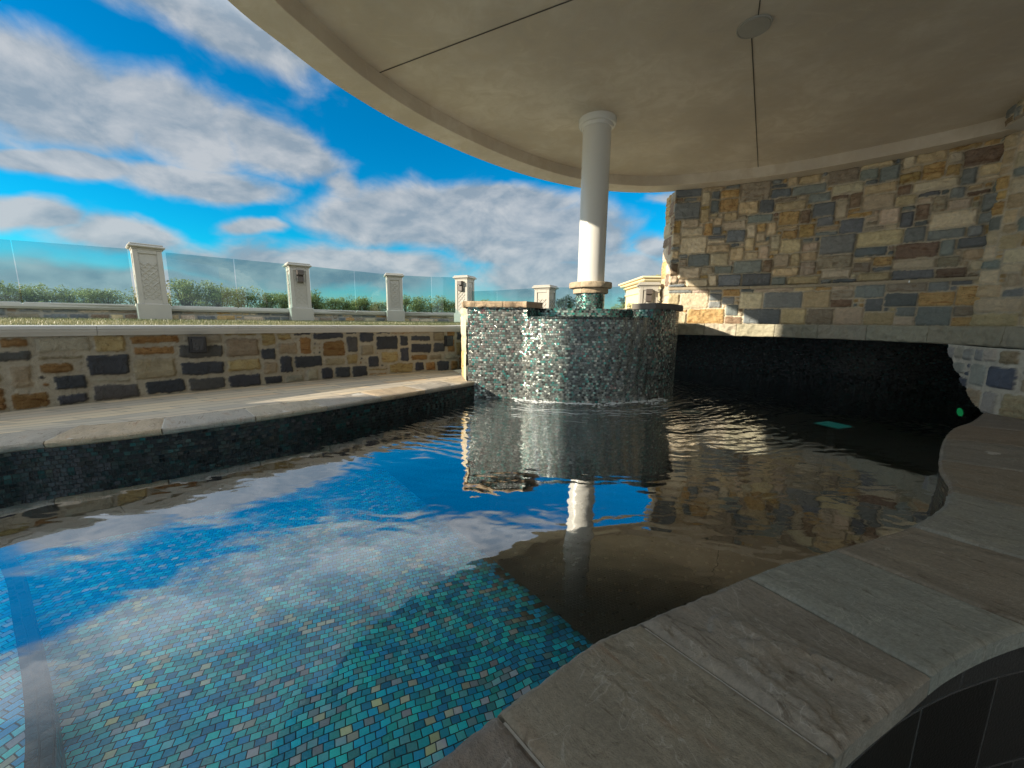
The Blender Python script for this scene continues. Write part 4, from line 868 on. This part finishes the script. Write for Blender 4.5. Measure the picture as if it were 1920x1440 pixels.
n_hi = t.noise(wv, 7., 7, .56, .3); n_lo = t.noise(t.vm('MULTIPLY', D, (1., 1., 2.6)), 2.2, 6, .55, .2)
# outside the window that the eye faces, clouds come from noise alone
side_m = t.m('MAXIMUM', t.m('MAXIMUM', t.maprange(t.m('ABSOLUTE', t.m('ADD', az, .25)), .85, 1.05), t.maprange(el, .45, .55)), 0.)
gen = t.maprange(n_lo, .20, .44, .28, 1.25)
field = t.m('ADD', t.m('MULTIPLY', field, t.m('SUBTRACT', 1., side_m)), t.m('MULTIPLY', gen, side_m))
dens = t.maprange(t.m('ADD', field, t.m('MULTIPLY', t.m('SUBTRACT', n_hi, .5), 1.15)), .17, .84)
# relief: more cloud above-left than here means this spot is the shaded underside
wv2 = t.comb(t.m('SUBTRACT', az, .015), t.m('MULTIPLY', t.m('ADD', el, .022), 1.7), 0.)
n_up = t.noise(wv2, 7., 7, .56, .3); wvl = t.noise(wv, 4., 5, .6)
lit = t.m('ADD', t.m('MULTIPLY', t.m('SUBTRACT', n_hi, n_up), 3.8), t.m('ADD', t.m('MULTIPLY', t.m('SUBTRACT', wvl, .5), 1.6), .48), clamp=True)
ccol = t.mix(lit, CG := (1.9, 2.35, 2.8), (3.6, 3.75, 3.9))
ccol = t.vm('SCALE', ccol, sc=t.m('ADD', 1., t.m('MULTIPLY', t.m('MAXIMUM', t.maprange(el, .50, .64), t.maprange(t.m('ABSOLUTE', t.m('ADD', az, .25)), .95, 1.2)), 1.6)))
hs_ = t.n('ShaderNodeHueSaturation', i={'Hue': .49, 'Saturation': 1.45, 'Value': 1.0, 'Color': sky.outputs[0]}).outputs[0]
skyc = t.vm('MULTIPLY', hs_, (.05, 1.08, 1.16))
hz = t.maprange(el, -.02, .15); skyc = t.mix(hz, t.vm('MULTIPLY', sky.outputs[0], (1.0, 1.02, 1.05)), skyc)
allc = t.mix(t.m('MULTIPLY', dens, .93), skyc, ccol)
bg = t.n('ShaderNodeBackground', i={'Color': allc, 'Strength': .082})
t.n('ShaderNodeOutputWorld', i={0: bg.outputs[0]})
# sun
sl = bpy.data.lights.new('sun', 'SUN'); sl.energy = 4.4; sl.angle = R(.6); sl.color = (1., .88, .70)
so_ = bpy.data.objects.new('sun', sl); COL.objects.link(so_)
d = Vector((sdir.x*math.cos(R(SUN_EL)), sdir.y*math.cos(R(SUN_EL)), math.sin(R(SUN_EL)))); so_.rotation_euler = d.to_track_quat('Z', 'Y').to_euler()
# ================================================================== CAMERA
cam = bpy.data.cameras.new('camera'); cam.sensor_width = 36; cam.lens = 13.5; cam.clip_end = 8000; cam.clip_start = .02
co = bpy.data.objects.new('camera', cam); COL.objects.link(co); SC.camera = co
P_, Rl = R(9.2), R(.6)
fw_ = Vector((0, math.cos(P_), -math.sin(P_))); up = Vector((0, math.sin(P_), math.cos(P_))); rt = Vector((1, 0, 0))
r2 = rt*math.cos(Rl)+up*math.sin(Rl); u2_ = up*math.cos(Rl)-rt*math.sin(Rl)
mt_ = Matrix((r2, u2_, -fw_)).transposed().to_4x4(); mt_.translation = (0, 0, EYE); co.matrix_world = mt_
SC.view_settings.view_transform = 'Standard'; SC.view_settings.look = 'None'; SC.view_settings.gamma = 1; SC.view_settings.exposure = 0.92
SC.cycles.use_denoising = True; SC.cycles.max_bounces = 10; SC.cycles.diffuse_bounces = 5; SC.cycles.transparent_max_bounces = 12; SC.cycles.sample_clamp_indirect = 6
